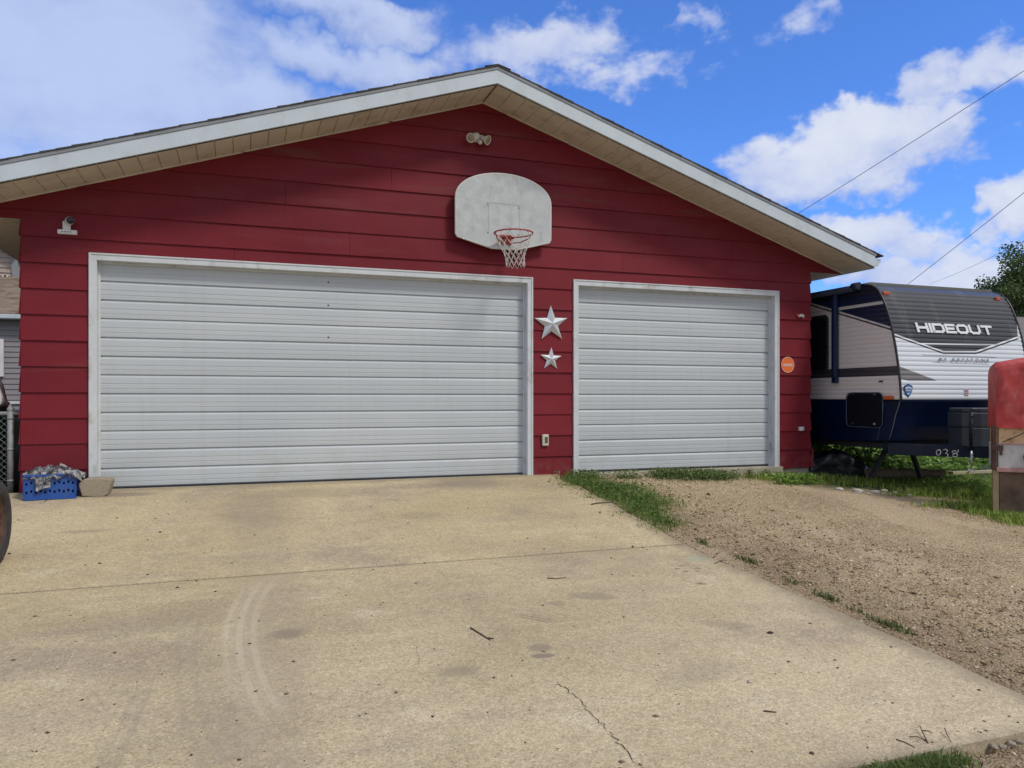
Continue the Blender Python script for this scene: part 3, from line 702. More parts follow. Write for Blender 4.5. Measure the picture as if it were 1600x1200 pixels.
b = MB(); b.tube([rc+Vector((rr*math.cos(t), rr*math.sin(t), 0)) for t in [2*math.pi*i/48 for i in range(49)]], .0095, 8)
b.build('rim', M_rim, H)
b = MB(); b.box(rc.x-.07, -.158, 2.93, rc.x+.07, -.142, 3.05)
b.beam(rc+Vector((-.06, .26, -.01)), rc+Vector((-.1, .2, -.01)), .02, .02); b.beam(rc+Vector((.06, .26, -.01)), rc+Vector((.1, .2, -.01)), .02, .02)
for sg in (-1, 1): b.tube([rc+Vector((sg*.06, .27, -.07)), rc+Vector((sg*.14, .14, -.075)), rc+Vector((sg*.21, .02, -.05)), rc+Vector((sg*.235, -.02, -.005))], .007, 6)
b.prism([(rc.x-.05, -.16, 2.93), (rc.x-.05, -.16, 3.02), (rc.x-.05, -.24, 3.02)], (.1, 0, 0))
b.build('rim_mount', M_rim, H)
b = MB(); NS = 12; rnd = random.Random(4)
def netp(k, lv):
    fr = [1, .86, .70, .56, .50, .49, .48][lv]; zz = [0, -.085, -.17, -.24, -.30, -.355, -.41][lv]
    t = 2*math.pi*(k+.5*(lv % 2))/NS
    return rc+Vector((rr*fr*math.cos(t)+.012*lv*.4, rr*fr*math.sin(t), zz+.008*math.sin(k*2.1+lv)))
for lv in range(6):
    for k in range(NS):
        a = netp(k, lv); off = (0, -1) if lv % 2 == 0 else (0, 1)
        for o_ in off:
            if lv < 2 and (k*3+o_*5+lv) % 11 == 0: continue
            q = netp(k+o_, lv+1); mid = (a+q)/2+Vector((0, 0, -.006)); b.tube([a, mid, q], .0036, 5)
    if lv:
        for k in range(NS): b.lathe(netp(k, lv), (0, 0, 1), [(.0001, -.006), (.0062, 0), (.0001, .006)], 6)
b.build('net', M_net, H)
# twin floodlight
c0 = on_y(745, 215, -.05); FL = thing('floodlight', tuple(c0), 'old twin floodlight with motion sensor high under the gable peak', 'floodlight')
cx, cy, cz = c0
b = MB(); b.lathe((cx, -.012, cz+.01), (0, -1, 0), [(.06, 0), (.062, .02), (.05, .045), (.03, .06), (.0001, .062)], 20); b.build('wall_mount', M_beige, FL)
for sg, tgt in ((-1, Vector((-.55, -.75, -.42))), (1, Vector((.62, -.72, -.45)))):
    st = Vector((cx+sg*.03, -.05, cz+.01)); d = tgt.normalized()
    b = MB(); b.tube([st, st+Vector((sg*.025, -.03, .006)), st+d*.06], .017, 10)
    b.lathe(st+d*.04, d, [(.0001, 0), (.026, .0), (.031, .03), (.035, .055), (.052, .085), (.059, .10), (.060, .108), (.053, .110), (.050, .104), (.0001, .102)], 24)
    hd = b.build('lamp_head', M_beige, FL)
    b = MB(); b.lathe(st+d*.142, d, [(.049, 0), (.04, .006), (.0001, .010)], 24); b.build('lens', M_glassy, hd)
b = MB(); st = Vector((cx+.012, -.05, cz-.01)); d = Vector((.12, -.55, -.6)).normalized()
b.tube([st, st+d*.05], .011, 8); b.lathe(st+d*.05, d, [(.0001, 0), (.022, .004), (.028, .03), (.027, .05), (.018, .064), (.0001, .068)], 16); b.build('motion_sensor', M_beige, FL)
# security camera
c0 = on_y(106, 364, -.02); SCm = thing('security_camera', tuple(c0), 'white security camera with black lens on perforated wall bracket, left gable end', 'camera')
cx, _, cz = c0
b = MB(); b.box(cx-.092, -.062, cz-.02, cx+.092, -.018, cz+.028); bp = b.build('bracket', M_white, SCm, bevel=.008)
b = MB()
for q in (-.045, -.018, .008, .034): b.lathe((cx+q, -.0625, cz+.004), (0, -1, 0), [(.006, 0), (.006, .002), (.0001, .002)], 8)
b.build('screw_hole', M_dark, bp)
b = MB(); b.box(cx-.045, -.055, cz+.02, cx+.03, -.018, cz+.12); b.tube([(cx-.005, -.05, cz+.10), (cx+.01, -.085, cz+.11)], .022, 12); b.build('mount', M_white, SCm, bevel=.008)
b = MB(); d = Vector((.40, -.9, -.02)).normalized(); st = Vector((cx+.012, -.06, cz+.115))
b.lathe(st, d, [(.0001, -.02), (.030, -.01), (.040, .01), (.043, .05), (.041, .075), (.0001, .076)], 24); hd = b.build('camera_head', M_white, SCm)
b = MB(); b.lathe(st+d*.072, d, [(.040, -.006), (.038, .012), (.030, .016), (.0001, .017)], 24); b.build('lens', M_black, hd)
# barn stars
def star(px, py, r, label, rot=0):
    c = on_y(px, py, -.03); S = MB(); vs = [(c[0], -.075*r/.3-.03, c[2])]
    for k in range(10):
        t = math.pi/2+k*math.pi/5+rot; q = r if k % 2 == 0 else r*.40
        vs.append((c[0]+q*math.cos(t), -.030, c[2]+q*math.sin(t)))
    fs = [(0, 1+k, 1+(k+1) % 10) for k in range(10)]
    # back rim
    vs += [(x, -.022, z) for (x, y, z) in vs[1:11]]
    fs += [(1+k, 1+(k+1) % 10, 11+(k+1) % 10, 11+k) for k in range(10)]
    S.add(vs, fs); o = S.build('barn_star', M_tin, None, origin=(c[0], -.022, c[2])); tag(o, label, 'wall star', 'tin stars on the wall between the doors')
star(861.5, 506, .243, 'large silver tin star, upper and bigger of the two between the doors', R_(2))
star(861, 561, .155, 'small silver tin star, the lower and smaller between the doors', R_(-2))
# keypad
c0 = on_y(851.5, 688, -.02); K = thing('door_keypad', tuple(c0), 'small beige door keypad low on the red wall between the doors', 'keypad')
b = MB(); b.box(c0[0]-.045, -.05, c0[2]-.072, c0[0]+.045, -.014, c0[2]+.078); b.build('case', mat('keypad_beige', (.60, .56, .46), .5), K, bevel=.012)
b = MB(); b.box(c0[0]-.014, -.0525, c0[2]-.035, c0[0]+.028, -.0495, c0[2]+.045); b.build('display', mat('olive_display', (.10, .11, .07), .3), K)
# round orange sign
c0 = on_y(1231, 570, -.03); V = thing('security_sign', tuple(c0), 'round orange alarm sign with white lettering on right red wall', 'sign')
b = MB(); b.lathe((c0[0], -.022, c0[2]), (0, -1, 0), [(.0001, 0), (.116, 0), (.116, .006), (.0001, .006)], 40, smooth=False); dd = b.build('disc', M_orange, V)
b = MB(); b.lathe((c0[0], -.028, c0[2]), (0, -1, 0), [(.110, 0), (.116, 0), (.116, .0016), (.110, .0016)], 40, closed=True); b.build('border', mat('pale_sign_border', (.78, .62, .52), .5), V)
def text_mesh(body, size, depth=.0015, bold=0, sx=1.0, spacing=1.0):
    cu = bpy.data.curves.new('txt', 'FONT'); cu.body = body; cu.size = size; cu.extrude = depth/2; cu.align_x = 'CENTER'; cu.align_y = 'CENTER'; cu.offset = bold; cu.space_character = spacing
    o = bpy.data.objects.new('txt', cu); sc.collection.objects.link(o); dg = bpy.context.evaluated_depsgraph_get(); dg.update()
    me = bpy.data.meshes.new_from_object(o.evaluated_get(dg)); bpy.data.objects.remove(o)
    me.transform(Matrix.Diagonal((sx, 1, 1, 1))); return me
me = text_mesh('vivint', .080, .002, .0006); me.transform(Matrix.Translation((c0[0], -.030, c0[2]))@Matrix.Rotation(R_(90), 4, 'X')); link('lettering', me, M_white, V)
# broken fixture and small white sensor box on the corner
c0 = on_y(1249, 493, -.03); B = thing('cable_stub', tuple(c0), 'broken white connector stub with red clamp near right wall corner', 'connector')
b = MB(); b.box(c0[0]-.06, -.045, c0[2]-.012, c0[0]-.01, -.012, c0[2]+.016); b.build('clamp', M_rim, B, bevel=.003)
b = MB()
for q, r_ in ((-.012, .4), (.012, -.3), (.035, .2), (.055, -.1)): b.rbox((c0[0]+q, -.045, c0[2]-.004+.006*math.sin(q*200)), (.016, .03, .040), rotm(0, r_, .3))
b.build('plug', mat('weathered_white', (.62, .60, .56), .6, dirt=((.3, .2, .15), 40, .6)), B, bevel=.003)
c0 = on_y(1252, 670, -.03); B = thing('outlet_box', tuple(c0), 'tiny white outlet box low near right wall corner', 'outlet')
b = MB(); b.box(c0[0]-.042, -.055, c0[2]-.028, c0[0]+.016, -.012, c0[2]+.03); b.build('box', M_white, B, bevel=.005)
b = MB(); b.box(c0[0]+.018, -.045, c0[2]-.026, c0[0]+.045, -.012, c0[2]+.03); b.lathe((c0[0]-.012, -.055, c0[2]), (0, -1, 0), [(.010, 0), (.009, .003), (.0001, .003)], 10); b.build('cover', mat('grey_cover', (.45, .43, .42), .5), B, bevel=.003)

# ------------------------------------------------------------------ crate, stone
cr = thing('plastic_crate', (.33, -.24, -.04), 'blue perforated plastic crate on the concrete at the left wall corner', 'crate')
def crate():
    o = Vector((.325, -.20, -.040)); A = rotm(R_(0), 0, R_(4)); w2, d2, h = .225, .15, .25; b = MB()
    def P(x, y, z): return o+A@Vector((x, y, z))
    # perforated sides: bars around holes
    def side(ax, s, L):
        # ax 0 : face normal y, ax 1: face normal x
        def q(u, z0, z1, u1, th=.006, out=0):
            cu = (u+u1)/2; tp = 1+.0*(z0)
            if ax == 0: c = P(cu, s*(d2+out), (z0+z1)/2); sz = (u1-u, th, z1-z0)
            else: c = P(s*(w2+out), cu, (z0+z1)/2); sz = (th, u1-u, z1-z0)
            b.rbox(c, sz, A)
        q(-L, 0, .045, L); q(-L, .205, h, L); q(-L-.006, .235, h+.006, L+.006, .02, .004); q(-L-.004, 0, .018, L+.004, .014, .003); q(-L, .118, .134, L)
        n = 11
        for i in range(n+1):
            u = -L+2*L*i/n; q(u-.0115, .04, .21, u+.0115, .0075)
        for i in range(n):
            u = -L+2*L*(i+.5)/n; o3 = .012*(i % 2)
            q(u-.02, .045, .062+o3, u+.02, .0055); q(u-.02, .088+o3, .125, u+.02, .0055); q(u-.02, .134, .148+o3, u+.02, .0055); q(u-.02, .172+o3, .205, u+.02, .0055)
    side(0, -1, w2); side(0, 1, w2); side(1, -1, d2); side(1, 1, d2)
    b.rbox(P(0, 0, .008), (2*w2, 2*d2, .012), A)
    b.build('crate_body', M_blue, cr)
crate()
def cloth():
    n = 46; V_ = []; F_ = []; rnd = random.Random(9); ox, oy, oz = .335, -.20, .19
    import mathutils
    nz = mathutils.noise
    for j in range(n):
        for i in range(n):
            u = i/(n-1)*2-1; v = j/(n-1)*2-1
            p = Vector((u*3.1, v*2.4, 1.3)); h = nz.fractal(p, 1.0, 2.0, 4)
            x = ox+u*.245+.02*nz.noise(p*2+Vector((5, 0, 0))); y = oy+v*.18+.02*nz.noise(p*2+Vector((0, 9, 0)))
            r = max(abs(u), abs(v)); z = oz+.085*(1-r**2)+.055*h+.016*nz.noise(p*3.3)
            if v < -.72 and -.45 < u < .05: z -= (-.72-v)*.42; y -= .025        # flap over the front
            if u > .6: z -= (u-.6)*.08; x += (u-.6)*.10
            V_.append((x, y, z))
    for j in range(n-1):
        for i in range(n-1): a = j*n+i; F_.append((a, a+1, a+n+1, a+n))
    b = MB(); b.add(V_, F_, 0, False); o = b.build('tarp', M_foil, None, origin=(ox, oy, .2)); tag(o, 'crumpled silver and black tarp stuffed into the blue crate', 'tarp')
    m = o.modifiers.new('t', 'SOLIDIFY'); m.thickness = .004
cloth()
b = MB(); q = [on_y(x, y, -.30) for x, y in ((122, 757), (130, 749), (150, 747), (172, 748), (174, 752), (168, 773), (160, 777), (128, 776))]
b.prism([tuple(p) for p in q], (.01, .20, .0)); o = b.build('stone_block', M_stone, None, origin=(.72, -.3, -.04), bevel=.012)
tag(o, 'rough tan stone block beside the blue crate against the door trim', 'stone block')

# ------------------------------------------------------------------ left edge: wheel, fence, bin
wc = Vector((.335, -2.36, .022)); WH = thing('cart_wheel', (wc.x, wc.y, -.31), 'worn black tyre with rusty rim standing on the driveway at left edge', 'wheel')
b = MB(); Rw = .325
prf = [(.20, -.055), (.235, -.075), (.285, -.08), (.312, -.062), (.325, -.03), (.325, .03), (.312, .062), (.285, .08), (.235, .075), (.20, .055)]
b.lathe(wc, (1, 0, 0), prf, 56, closed=True)
for k in range(44):
    t = 2*math.pi*k/44
    for s in (-1, 1):
        c = wc+Vector((s*.036, .322*math.cos(t), .322*math.sin(t))); b.rbox(c, (.05, .012, .022), rotm(t-math.pi/2, 0, 0)@rotm(0, 0, s*.5))
b.build('tyre', mat('old_tyre', (.030, .030, .032), .8, var=.3, vs=9, dirt=((.12, .10, .08), 10, .7), bump=.4), WH)
b = MB(); b.lathe(wc, (1, 0, 0), [(.206, .062), (.20, .05), (.18, .045), (.17, .02), (.12, .015), (.11, .04), (.06, .045), (.05, .03), (.0001, .03)], 40)
b.lathe(wc, (1, 0, 0), [(.206, -.062), (.18, -.02), (.0001, -.01)], 40)
for k in range(5): t = 2*math.pi*k/5; b.lathe(wc+Vector((.04, .085*math.cos(t), .085*math.sin(t))), (1, 0, 0), [(.012, 0), (.012, .014), (.0001, .014)], 6)
b.build('rim', mat('rusty_rim', (.10, .05, .032), .85, var=.4, vs=14, dirt=((.05, .045, .04), 9, .8), bump=.5), WH)
b = MB(); b.tube([wc+Vector((.02, 0, 0)), wc+Vector((-.9, 0, 0))], .022, 12); b.build('axle', M_metal, WH)

F = thing('chain_link_fence', (-.12, .12, -.05), 'galvanised chain link fence with round post beside the left garage corner', 'fence')
b = MB(); b.tube([(-.125, .12, -.06), (-.125, .12, .87)], .030, 16); b.lathe((-.125, .12, .86), (0, 0, 1), [(.034, 0), (.034, .02), (.024, .035), (.014, .045), (.013, .062), (.0001, .066)], 16)
for z in (.12, .45, .78): b.lathe((-.125, .12, z), (0, 0, 1), [(.0315, -.012), (.034, -.012), (.034, .012), (.0315, .012)], 16)
b.build('post', M_metal, F)
b = MB(); b.tube([(-.02, .12, .83), (-2.6, .12, .83)], .021, 12); b.tube([(-.125, .12, .83), (.0, .10, .83)], .014, 8); b.build('top_rail', M_metal, F)
b = MB(); x = -.14; pitch = .065
for s in (-1, 1):
    for i in range(-16, 40):
        pts = []
        for k in range(27):
            z = -.03+k*pitch/2; xx = -.15-(i*pitch)+s*(k*pitch/2)
            if -2.55 < xx < -.145: pts.append((xx, .12+(.004 if k % 2 else -.004), z))
        if len(pts) > 1: b.tube(pts, .0019, 4, caps=False)
b.build('wire_mesh', M_metal, F)
b = MB(); b.tube([(-2.6, .12, -.06), (-2.6, .12, .87)], .030, 16); b.build('post', M_metal, F)
# dark tarp-wrapped stack behind the fence
T = thing('covered_stack', (-.62, .95, -.08), 'stack wrapped in black plastic behind the chain link fence', 'covered stack')
def lumpy(x0, y0, z0, x1, y1, z1, amp, seed, n=14):
    bm = bmesh.new(); bmesh.ops.create_cube(bm, size=1); bmesh.ops.subdivide_edges(bm, edges=bm.edges, cuts=n, use_grid_fill=True)
    from mathutils import noise as nz
    for v in bm.verts:
        c = v.co; q = Vector((c.x*(x1-x0), c.y*(y1-y0), c.z*(z1-z0))); k = Vector((seed, 0, 0))
        rd = 1-.06*(abs(c.x)*2)**6*(abs(c.z)*2)**6-.05*(abs(c.y)*2)**6*(abs(c.z)*2)**6
        d = Vector((nz.noise(q*4+k), nz.noise(q*4+k*2), nz.noise(q*4+k*3)))*amp+Vector((0, 0, 1))*nz.noise(q*9+k)*amp*.5
        d *= min(1, (c.z+.5)*3+.15)
        v.co = q*rd+d+Vector(((x0+x1)/2, (y0+y1)/2, (z0+z1)/2))
    me = bpy.data.meshes.new('m'); bm.to_mesh(me); bm.free()
    for p in me.polygons: p.use_smooth = True
    return me
M_poly = mat('black_plastic_sheet', (.022, .023, .027), .32, var=.3, bump=.8, bs=18, dirt=((.09, .085, .08), 8, .5))
link('plastic_cover', lumpy(-1.5, .70, -.1, -.06, 1.7, .86, .05, 3), M_poly, T)
GB = thing('yard_bin', (-.72, .35, -.08), 'green yard bin holding a white bag behind the fence', 'bin')
b = MB()
def taper(b, cx, cy, z0, z1, w0, w1, mi=0):
    vs = [(cx+i*w, cy+j*w, z) for z, w in ((z0, w0), (z1, w1)) for i, j in ((-1, -1), (1, -1), (1, 1), (-1, 1))]
    b.add(vs, [(0, 3, 2, 1), (4, 5, 6, 7), (0, 1, 5, 4), (1, 2, 6, 5), (2, 3, 7, 6), (3, 0, 4, 7)], mi)
M_green = mat('dark_green_plastic', (.012, .085, .045), .4, dirt=((.08, .09, .07), 8, .4))
bin_x, bin_y = -.50, .40
taper(b, bin_x, bin_y, -.07, .92, .17, .23); b.build('bin_body', M_green, GB, bevel=.01)
b = MB(); taper(b, bin_x, bin_y, .921, .95, .245, .245); b.build('bin_rim', M_green, GB, bevel=.01)
GB.location = (bin_x, bin_y, -.07)
for ch in GB.children: ch.location = LOC[ch]-Vector(GB.location)
me = lumpy(bin_x-.2, bin_y-.2, .90, bin_x+.24, bin_y+.2, 1.22, .06, 8, 10)
for v in me.vertices:
    f = (v.co.z-.9)/.34; v.co.x = bin_x+(v.co.x-bin_x)*(1.1-.45*max(0, f)); v.co.y = bin_y+(v.co.y-bin_y)*(1.05-.45*max(0, f))
o = link('plastic_bag', me, mat('white_bag', (.62, .64, .66), .35, bump=.7, bs=14), None, origin=(bin_x, bin_y, .95)); tag(o, 'crumpled white plastic bag on top of the green bin', 'bag')

# ------------------------------------------------------------------ neighbour houses
def house_left():
    yv = 11.5
    L = thing('neighbour_house', (-7, yv, -.3), 'grey vinyl sided house with brown shingle roof seen left of garage', 'house')
    def P(px, py, y=yv): return on_y(px, py, y)
    zg = P(15, 500)[2]; zb = -.3; xr = 1.4; xl = -16
    m, t, b_, pos = new_mat('grey_vinyl_siding'); c = t.mix(t.noise(pos, 1.5, 4), (.25, .225, .235), (.31, .285, .295)); t.l.new(c, b_.inputs['Base Color']); b_.inputs['Roughness'].default_value = .6
    b = MB(); crs = .125; z = zb
    while z < zg-.02:
        z1 = min(z+crs, zg); b.add([(xl, yv-.022, z), (xr, yv-.022, z), (xr, yv-.002, z1), (xl, yv-.002, z1), (xl, yv+.02, z), (xr, yv+.02, z)], [(0, 1, 2, 3), (4, 5, 1, 0)]); z += crs
    b.box(xl, yv+.02, zb, xr, yv+6, zg)
    b.build('wall', m, L, fixn=False)
    b = MB(); b.box(xl, yv-.35, zg, xr+.3, yv+.0, zg+.11); b.build('gutter', M_fascia, L, bevel=.02)
    zt = P(15, 629)[2]; b = MB(); b.box(xl, yv-.05, zt-.03, xr, yv-.023, zt+.03); b.build('skirt_trim', M_white, L)
    m2, t, b_, pos = new_mat('brown_shingles'); x, y, z_ = t.sep(pos)
    v = t.sep(t.vor(t.comb(t.m('MULTIPLY', x, 3.4), t.m('MULTIPLY', y, 7.5), 0), 1, 'Color'))[0]
    t.l.new(t.mix(v, (.12, .085, .06), (.24, .185, .14)), b_.inputs['Base Color']); b_.inputs['Roughness'].default_value = .95
    b = MB(); zr = 1.9
    b.prism([(xl, yv-.35, zg+.112), (xl, yv+3.6, zg+.112+zr), (xl, yv+7.6, zg+.11), (xl, yv+7.6, zg-.02)], (xr+.3-xl, 0, 0)); b.build('roof', m2, L)
    # upper gabled storey standing behind the low roof
    yu = yv+2.2
    wx = P(7, 438, yu)
    m3, t, b_, pos = new_mat('tan_vinyl_siding'); t.l.new(t.mix(t.noise(pos, 1.5, 4), (.36, .29, .235), (.43, .35, .29)), b_.inputs['Base Color'])
    a1 = P(0, 396, yu); a2 = P(31, 462, yu); sl = (a1[2]-a2[2])/(a1[0]-a2[0])      # right wall line slopes steeply
    p1 = P(-60, 335, yu); p2 = P(18, 397, yu); p3 = P(33, 480, yu)
    b = MB(); z = zg+.5; apx = P(-40, 352, yu); xR0 = p3[0]; 
    def xright(z): 
        if z > p2[2]: return p2[0]+(z-p2[2])*(p1[0]-p2[0])/(p1[2]-p2[2])
        return p3[0]+(z-p3[2])*(p2[0]-p3[0])/(p2[2]-p3[2])
    while z < p1[2]:
        b.add([(-14, yu-.03, z), (xright(z), yu-.03, z), (xright(z+.13), yu-.002, z+.13), (-14, yu-.002, z+.13), (-14, yu, z), (xright(z), yu, z)], [(0, 1, 2, 3), (4, 5, 1, 0)]); z += .13
    b.build('upper_wall', m3, L, fixn=False)
    b = MB(); b.prism([(-14, yu+.01, zg+.4), (p3[0], yu+.01, zg+.4), (p3[0], yu+.01, p3[2]), (p2[0], yu+.01, p2[2]), (p1[0], yu+.01, p1[2]), (-14, yu+.01, p1[2])], (0, 3.5, 0)); b.build('upper_storey', m3, L)
    b = MB(); pa, pb = (p2[0], p2[2]), (p1[0], p1[2])
    b.prism([(pa[0]+.12, yu-.25, pa[1]-.10), (pa[0]+.12, yu-.25, pa[1]+.12), (pb[0], yu-.25, pb[1]+.20), (pb[0], yu-.25, pb[1]+.0)], (0, 4, 0))
    b.build('upper_roof', m2, L)
    q3, q2 = (p3[0], p3[2]), (p2[0], p2[2])
    b = MB(); b.prism([(q3[0]-.04, yu-.07, q3[1]-.5), (q3[0]+.13, yu-.07, q3[1]-.5), (q2[0]+.13, yu-.07, q2[1]-.05), (q2[0]-.02, yu-.07, q2[1]-.08)], (0, .06, 0)); b.build('corner_trim', M_drip, L)
    def window(px0, py0, px1, py1, y):
        a = on_y(px0, py1, y); c = on_y(px1, py0, y); 
        b = MB(); f = .09
        b.box(a[0], y-.09, a[2], a[0]+f, y-.032, c[2]); b.box(c[0]-f, y-.09, a[2], c[0], y-.032, c[2]); b.box(a[0]+f, y-.09, a[2], c[0]-f, y-.032, a[2]+f); b.box(a[0]+f, y-.09, c[2]-f, c[0]-f, y-.032, c[2])
        w_ = b.build('window', M_white, L)
        b = MB(); b.box(a[0]+f, y-.05, a[2]+f, c[0]-f, y-.038, c[2]-f); b.build('pane', mat('window_glass', (.05, .055, .06), .08), w_)
    window(5, 431, 14, 447, yu); window(-40, 530, 7, 588, yv)
house_left()
def house_right():
    y0 = 14.; c = on_y(1588, 495, y0)
    Hh = thing('distant_house', (c[0]+5, y0, -.4), 'grey shingled roof of a house far behind the camper at right edge', 'house')
    zt = on_y(1588, 492, y0+3)[2]; ze = on_y(1588, 553, y0)[2]; x0 = c[0]-.6; x1 = c[0]+12
    m2 = mat('grey_brown_shingles', (.17, .155, .14), .95, var=.2, vs=2, fine=.2, fs=14)
    b = MB(); b.prism([(x0, y0-.4, ze), (x0+.2, y0+3.6, zt), (x0+.2, y0+8, ze), (x0, y0+8, ze-.1), (x0, y0-.4, ze-.1)], (x1-x0, 0, 0)); b.build('roof', m2, Hh)
    b = MB(); b.box(x0, y0-.55, ze-.14, x1, y0-.41, ze+.02); b.build('gutter', M_fascia, Hh)
    b = MB(); b.box(x0+.4, y0, -.4, x1-.4, y0+7.5, ze-.1); b.build('wall', mat('pale_house_wall', (.38, .36, .33), .8), Hh)
house_right()

# ------------------------------------------------------------------ travel trailer
RX0, RX1 = 10.58, 13.02
PRF = [(.39, -1.09), (.60, -1.165), (.75, -1.205), (.90, -1.268), (.975, -1.285), (1.20, -1.268), (1.444, -1.235), (1.67, -1.195), (1.894, -1.145), (2.08, -1.093), (2.25, -1.03), (2.39, -.965), (2.515, -.88), (2.575, -.79), (2.610, -.68), (2.625, -.55)]
def yf(z): return float(np.interp(z, [p[0] for p in PRF], [p[1] for p in PRF]))
RV = thing('travel_trailer', (11.8, 2.5, -.33), 'white and navy travel trailer parked right of the garage', 'camper')
def poly_mask(t, X_, Z_, pts):
    """1 inside a convex polygon given counter-clockwise"""
    k = None
    for (a, c) in zip(pts, pts[1:]+pts[:1]):
        nx, nz_ = -(c[1]-a[1]), (c[0]-a[0]); L = math.hypot(nx, nz_); nx /= L; nz_ /= L; d = nx*a[0]+nz_*a[1]
        v = t.m('ADD', t.m('MULTIPLY', X_, nx), t.m('MULTIPLY', Z_, nz_)); v = t.m('GREATER_THAN', v, d)
        k = v if k is None else t.m('MULTIPLY', k, v)
    return k
def rvpt(px, py):
    r = ray(px, py); t0, t1 = 5., 20.
    for _ in range(60):
        m_ = (t0+t1)/2; p = CAM+r*m_
        if p[1] < yf(p[2]): t0 = m_
        else: t1 = m_
    return float(p[0]), float(p[2])
def c6(x, y): return rvpt(1340+x/6, 420+y/6)
def rv_front_mat():
    m, t, b, pos = new_mat('trailer_front_skin'); x, y, z = t.sep(pos)
    white = t.mix(t.noise(pos, 2, 4), (.62, .67, .72), (.68, .72, .76)); dark = t.mix(t.lin(z, 1.6, 2.6), (.020, .024, .036), (.052, .051, .055))
    dark = t.mix(t.m('MULTIPLY', t.ss(t.noise(t.scl(pos, (2.5, 1, .5)), 1.4, 5), .55, .75), .5), dark, (.15, .15, .15))
    V0 = [c6(330, 610), c6(800, 778), c6(1110, 778), c6(1500, 640)]
    c = white
    k = poly_mask(t, x, z, [V0[0], V0[1], V0[2], V0[3], (RX1+.2, 2.9), (RX0-.2, 2.9)]); c = t.mix(k, c, dark)
    def stripe(a, q, wd, colr):
        nonlocal c
        a = Vector(a); q = Vector(q); d = (q-a).normalized(); n_ = Vector((-d.y, d.x))*wd/2
        k = poly_mask(t, x, z, [tuple(a-n_), tuple(q-n_), tuple(q+n_), tuple(a+n_)]); c = t.mix(k, c, colr)
    wcol = (.72, .74, .76); blk = (.025, .027, .035)
    off = .022
    for a, q in ((V0[0], V0[1]), (V0[1], V0[2]), (V0[2], V0[3])):
        stripe((a[0]-.004, a[1]-off), (q[0]+.004, q[1]-off), .022, blk)
    for a, q in ((V0[0], V0[1]), (V0[1], V0[2]), (V0[2], V0[3])): stripe((a[0]-.006, a[1]), (q[0]+.006, q[1]), .022, wcol)
    stripe(c6(560, 700), c6(1310, 712), .018, wcol)
    k = poly_mask(t, x, z, [c6(385, 1030), c6(480, 1050), c6(750, 1050), c6(385, 912)]); c = t.mix(k, c, (.17, .165, .17))
    k = poly_mask(t, x, z, [c6(385, 1022), c6(480, 1050), c6(500, 1060), c6(375, 1060)]); c = t.mix(k, c, white)
    stripe(c6(600, 808), c6(1300, 832), .008, (.12, .13, .15)); stripe(c6(700, 878), c6(1230, 896), .007, (.15, .16, .18))
    t.l.new(c, b.inputs['Base Color']); b.inputs['Roughness'].default_value = .28; b.inputs['Coat Weight'].default_value = .2
    t.l.new(t.bump(t.noise(pos, 3, 3), .2, .01), b.inputs['Normal'])
    return m
def rv_side_mat():
    m, t, b, pos = new_mat('trailer_side_skin'); x, y, z = t.sep(pos)
    def s(px, py): p = on_x(px, py, RX0); return (float(p[1]), float(p[2]))
    light = t.mix(t.noise(pos, 2, 4), (.68, .62, .60), (.74, .68, .66)); c = light
    yb0 = s(1268, 576)[1]; navy = (.008, .018, .05)
    nv = lambda pts: poly_mask(t, y, z, pts)
    # on this side y runs away from the viewer; larger y is further left in the picture
    def hp(a, q): # region above the line a->q
        sl = (q[1]-a[1])/(q[0]-a[0]); return t.m('GREATER_THAN', z, t.m('ADD', t.m('MULTIPLY', y, sl), a[1]-sl*a[0]))
    top = hp(s(1395, 519), s(1330, 493)); 
    # steeper: follow the photo's diagonal, ending in a point at the rear
    A = s(1395, 517); B_ = s(1277, 481)
    top = hp(A, B_); c = t.mix(top, c, navy)
    tpz = t.m('GREATER_THAN', z, 2.47); c = t.mix(tpz, c, (.012, .016, .03))
    w1 = t.m('MULTIPLY', t.m('GREATER_THAN', z, 2.30), t.m('LESS_THAN', z, 2.345)); c = t.mix(w1, c, (.55, .54, .50))
    ln = t.m('SUBTRACT', top, hp((A[0], A[1]+.05), (B_[0], B_[1]+.05)))
    l2 = t.m('SUBTRACT', top, hp((A[0], A[1]+.022), (B_[0], B_[1]+.022)))
    c = t.mix(ln, c, (.60, .57, .56)); c = t.mix(l2, c, (.015, .016, .02))
    bd = t.m('MULTIPLY', t.m('GREATER_THAN', z, 1.30), t.m('LESS_THAN', z, 1.43)); c = t.mix(bd, c, (.045, .045, .055))
    t.l.new(c, b.inputs['Base Color']); b.inputs['Roughness'].default_value = .3
    return m
def corr(z, k=.065): return .010*(1-abs(math.sin(math.pi*z/k))**.6)
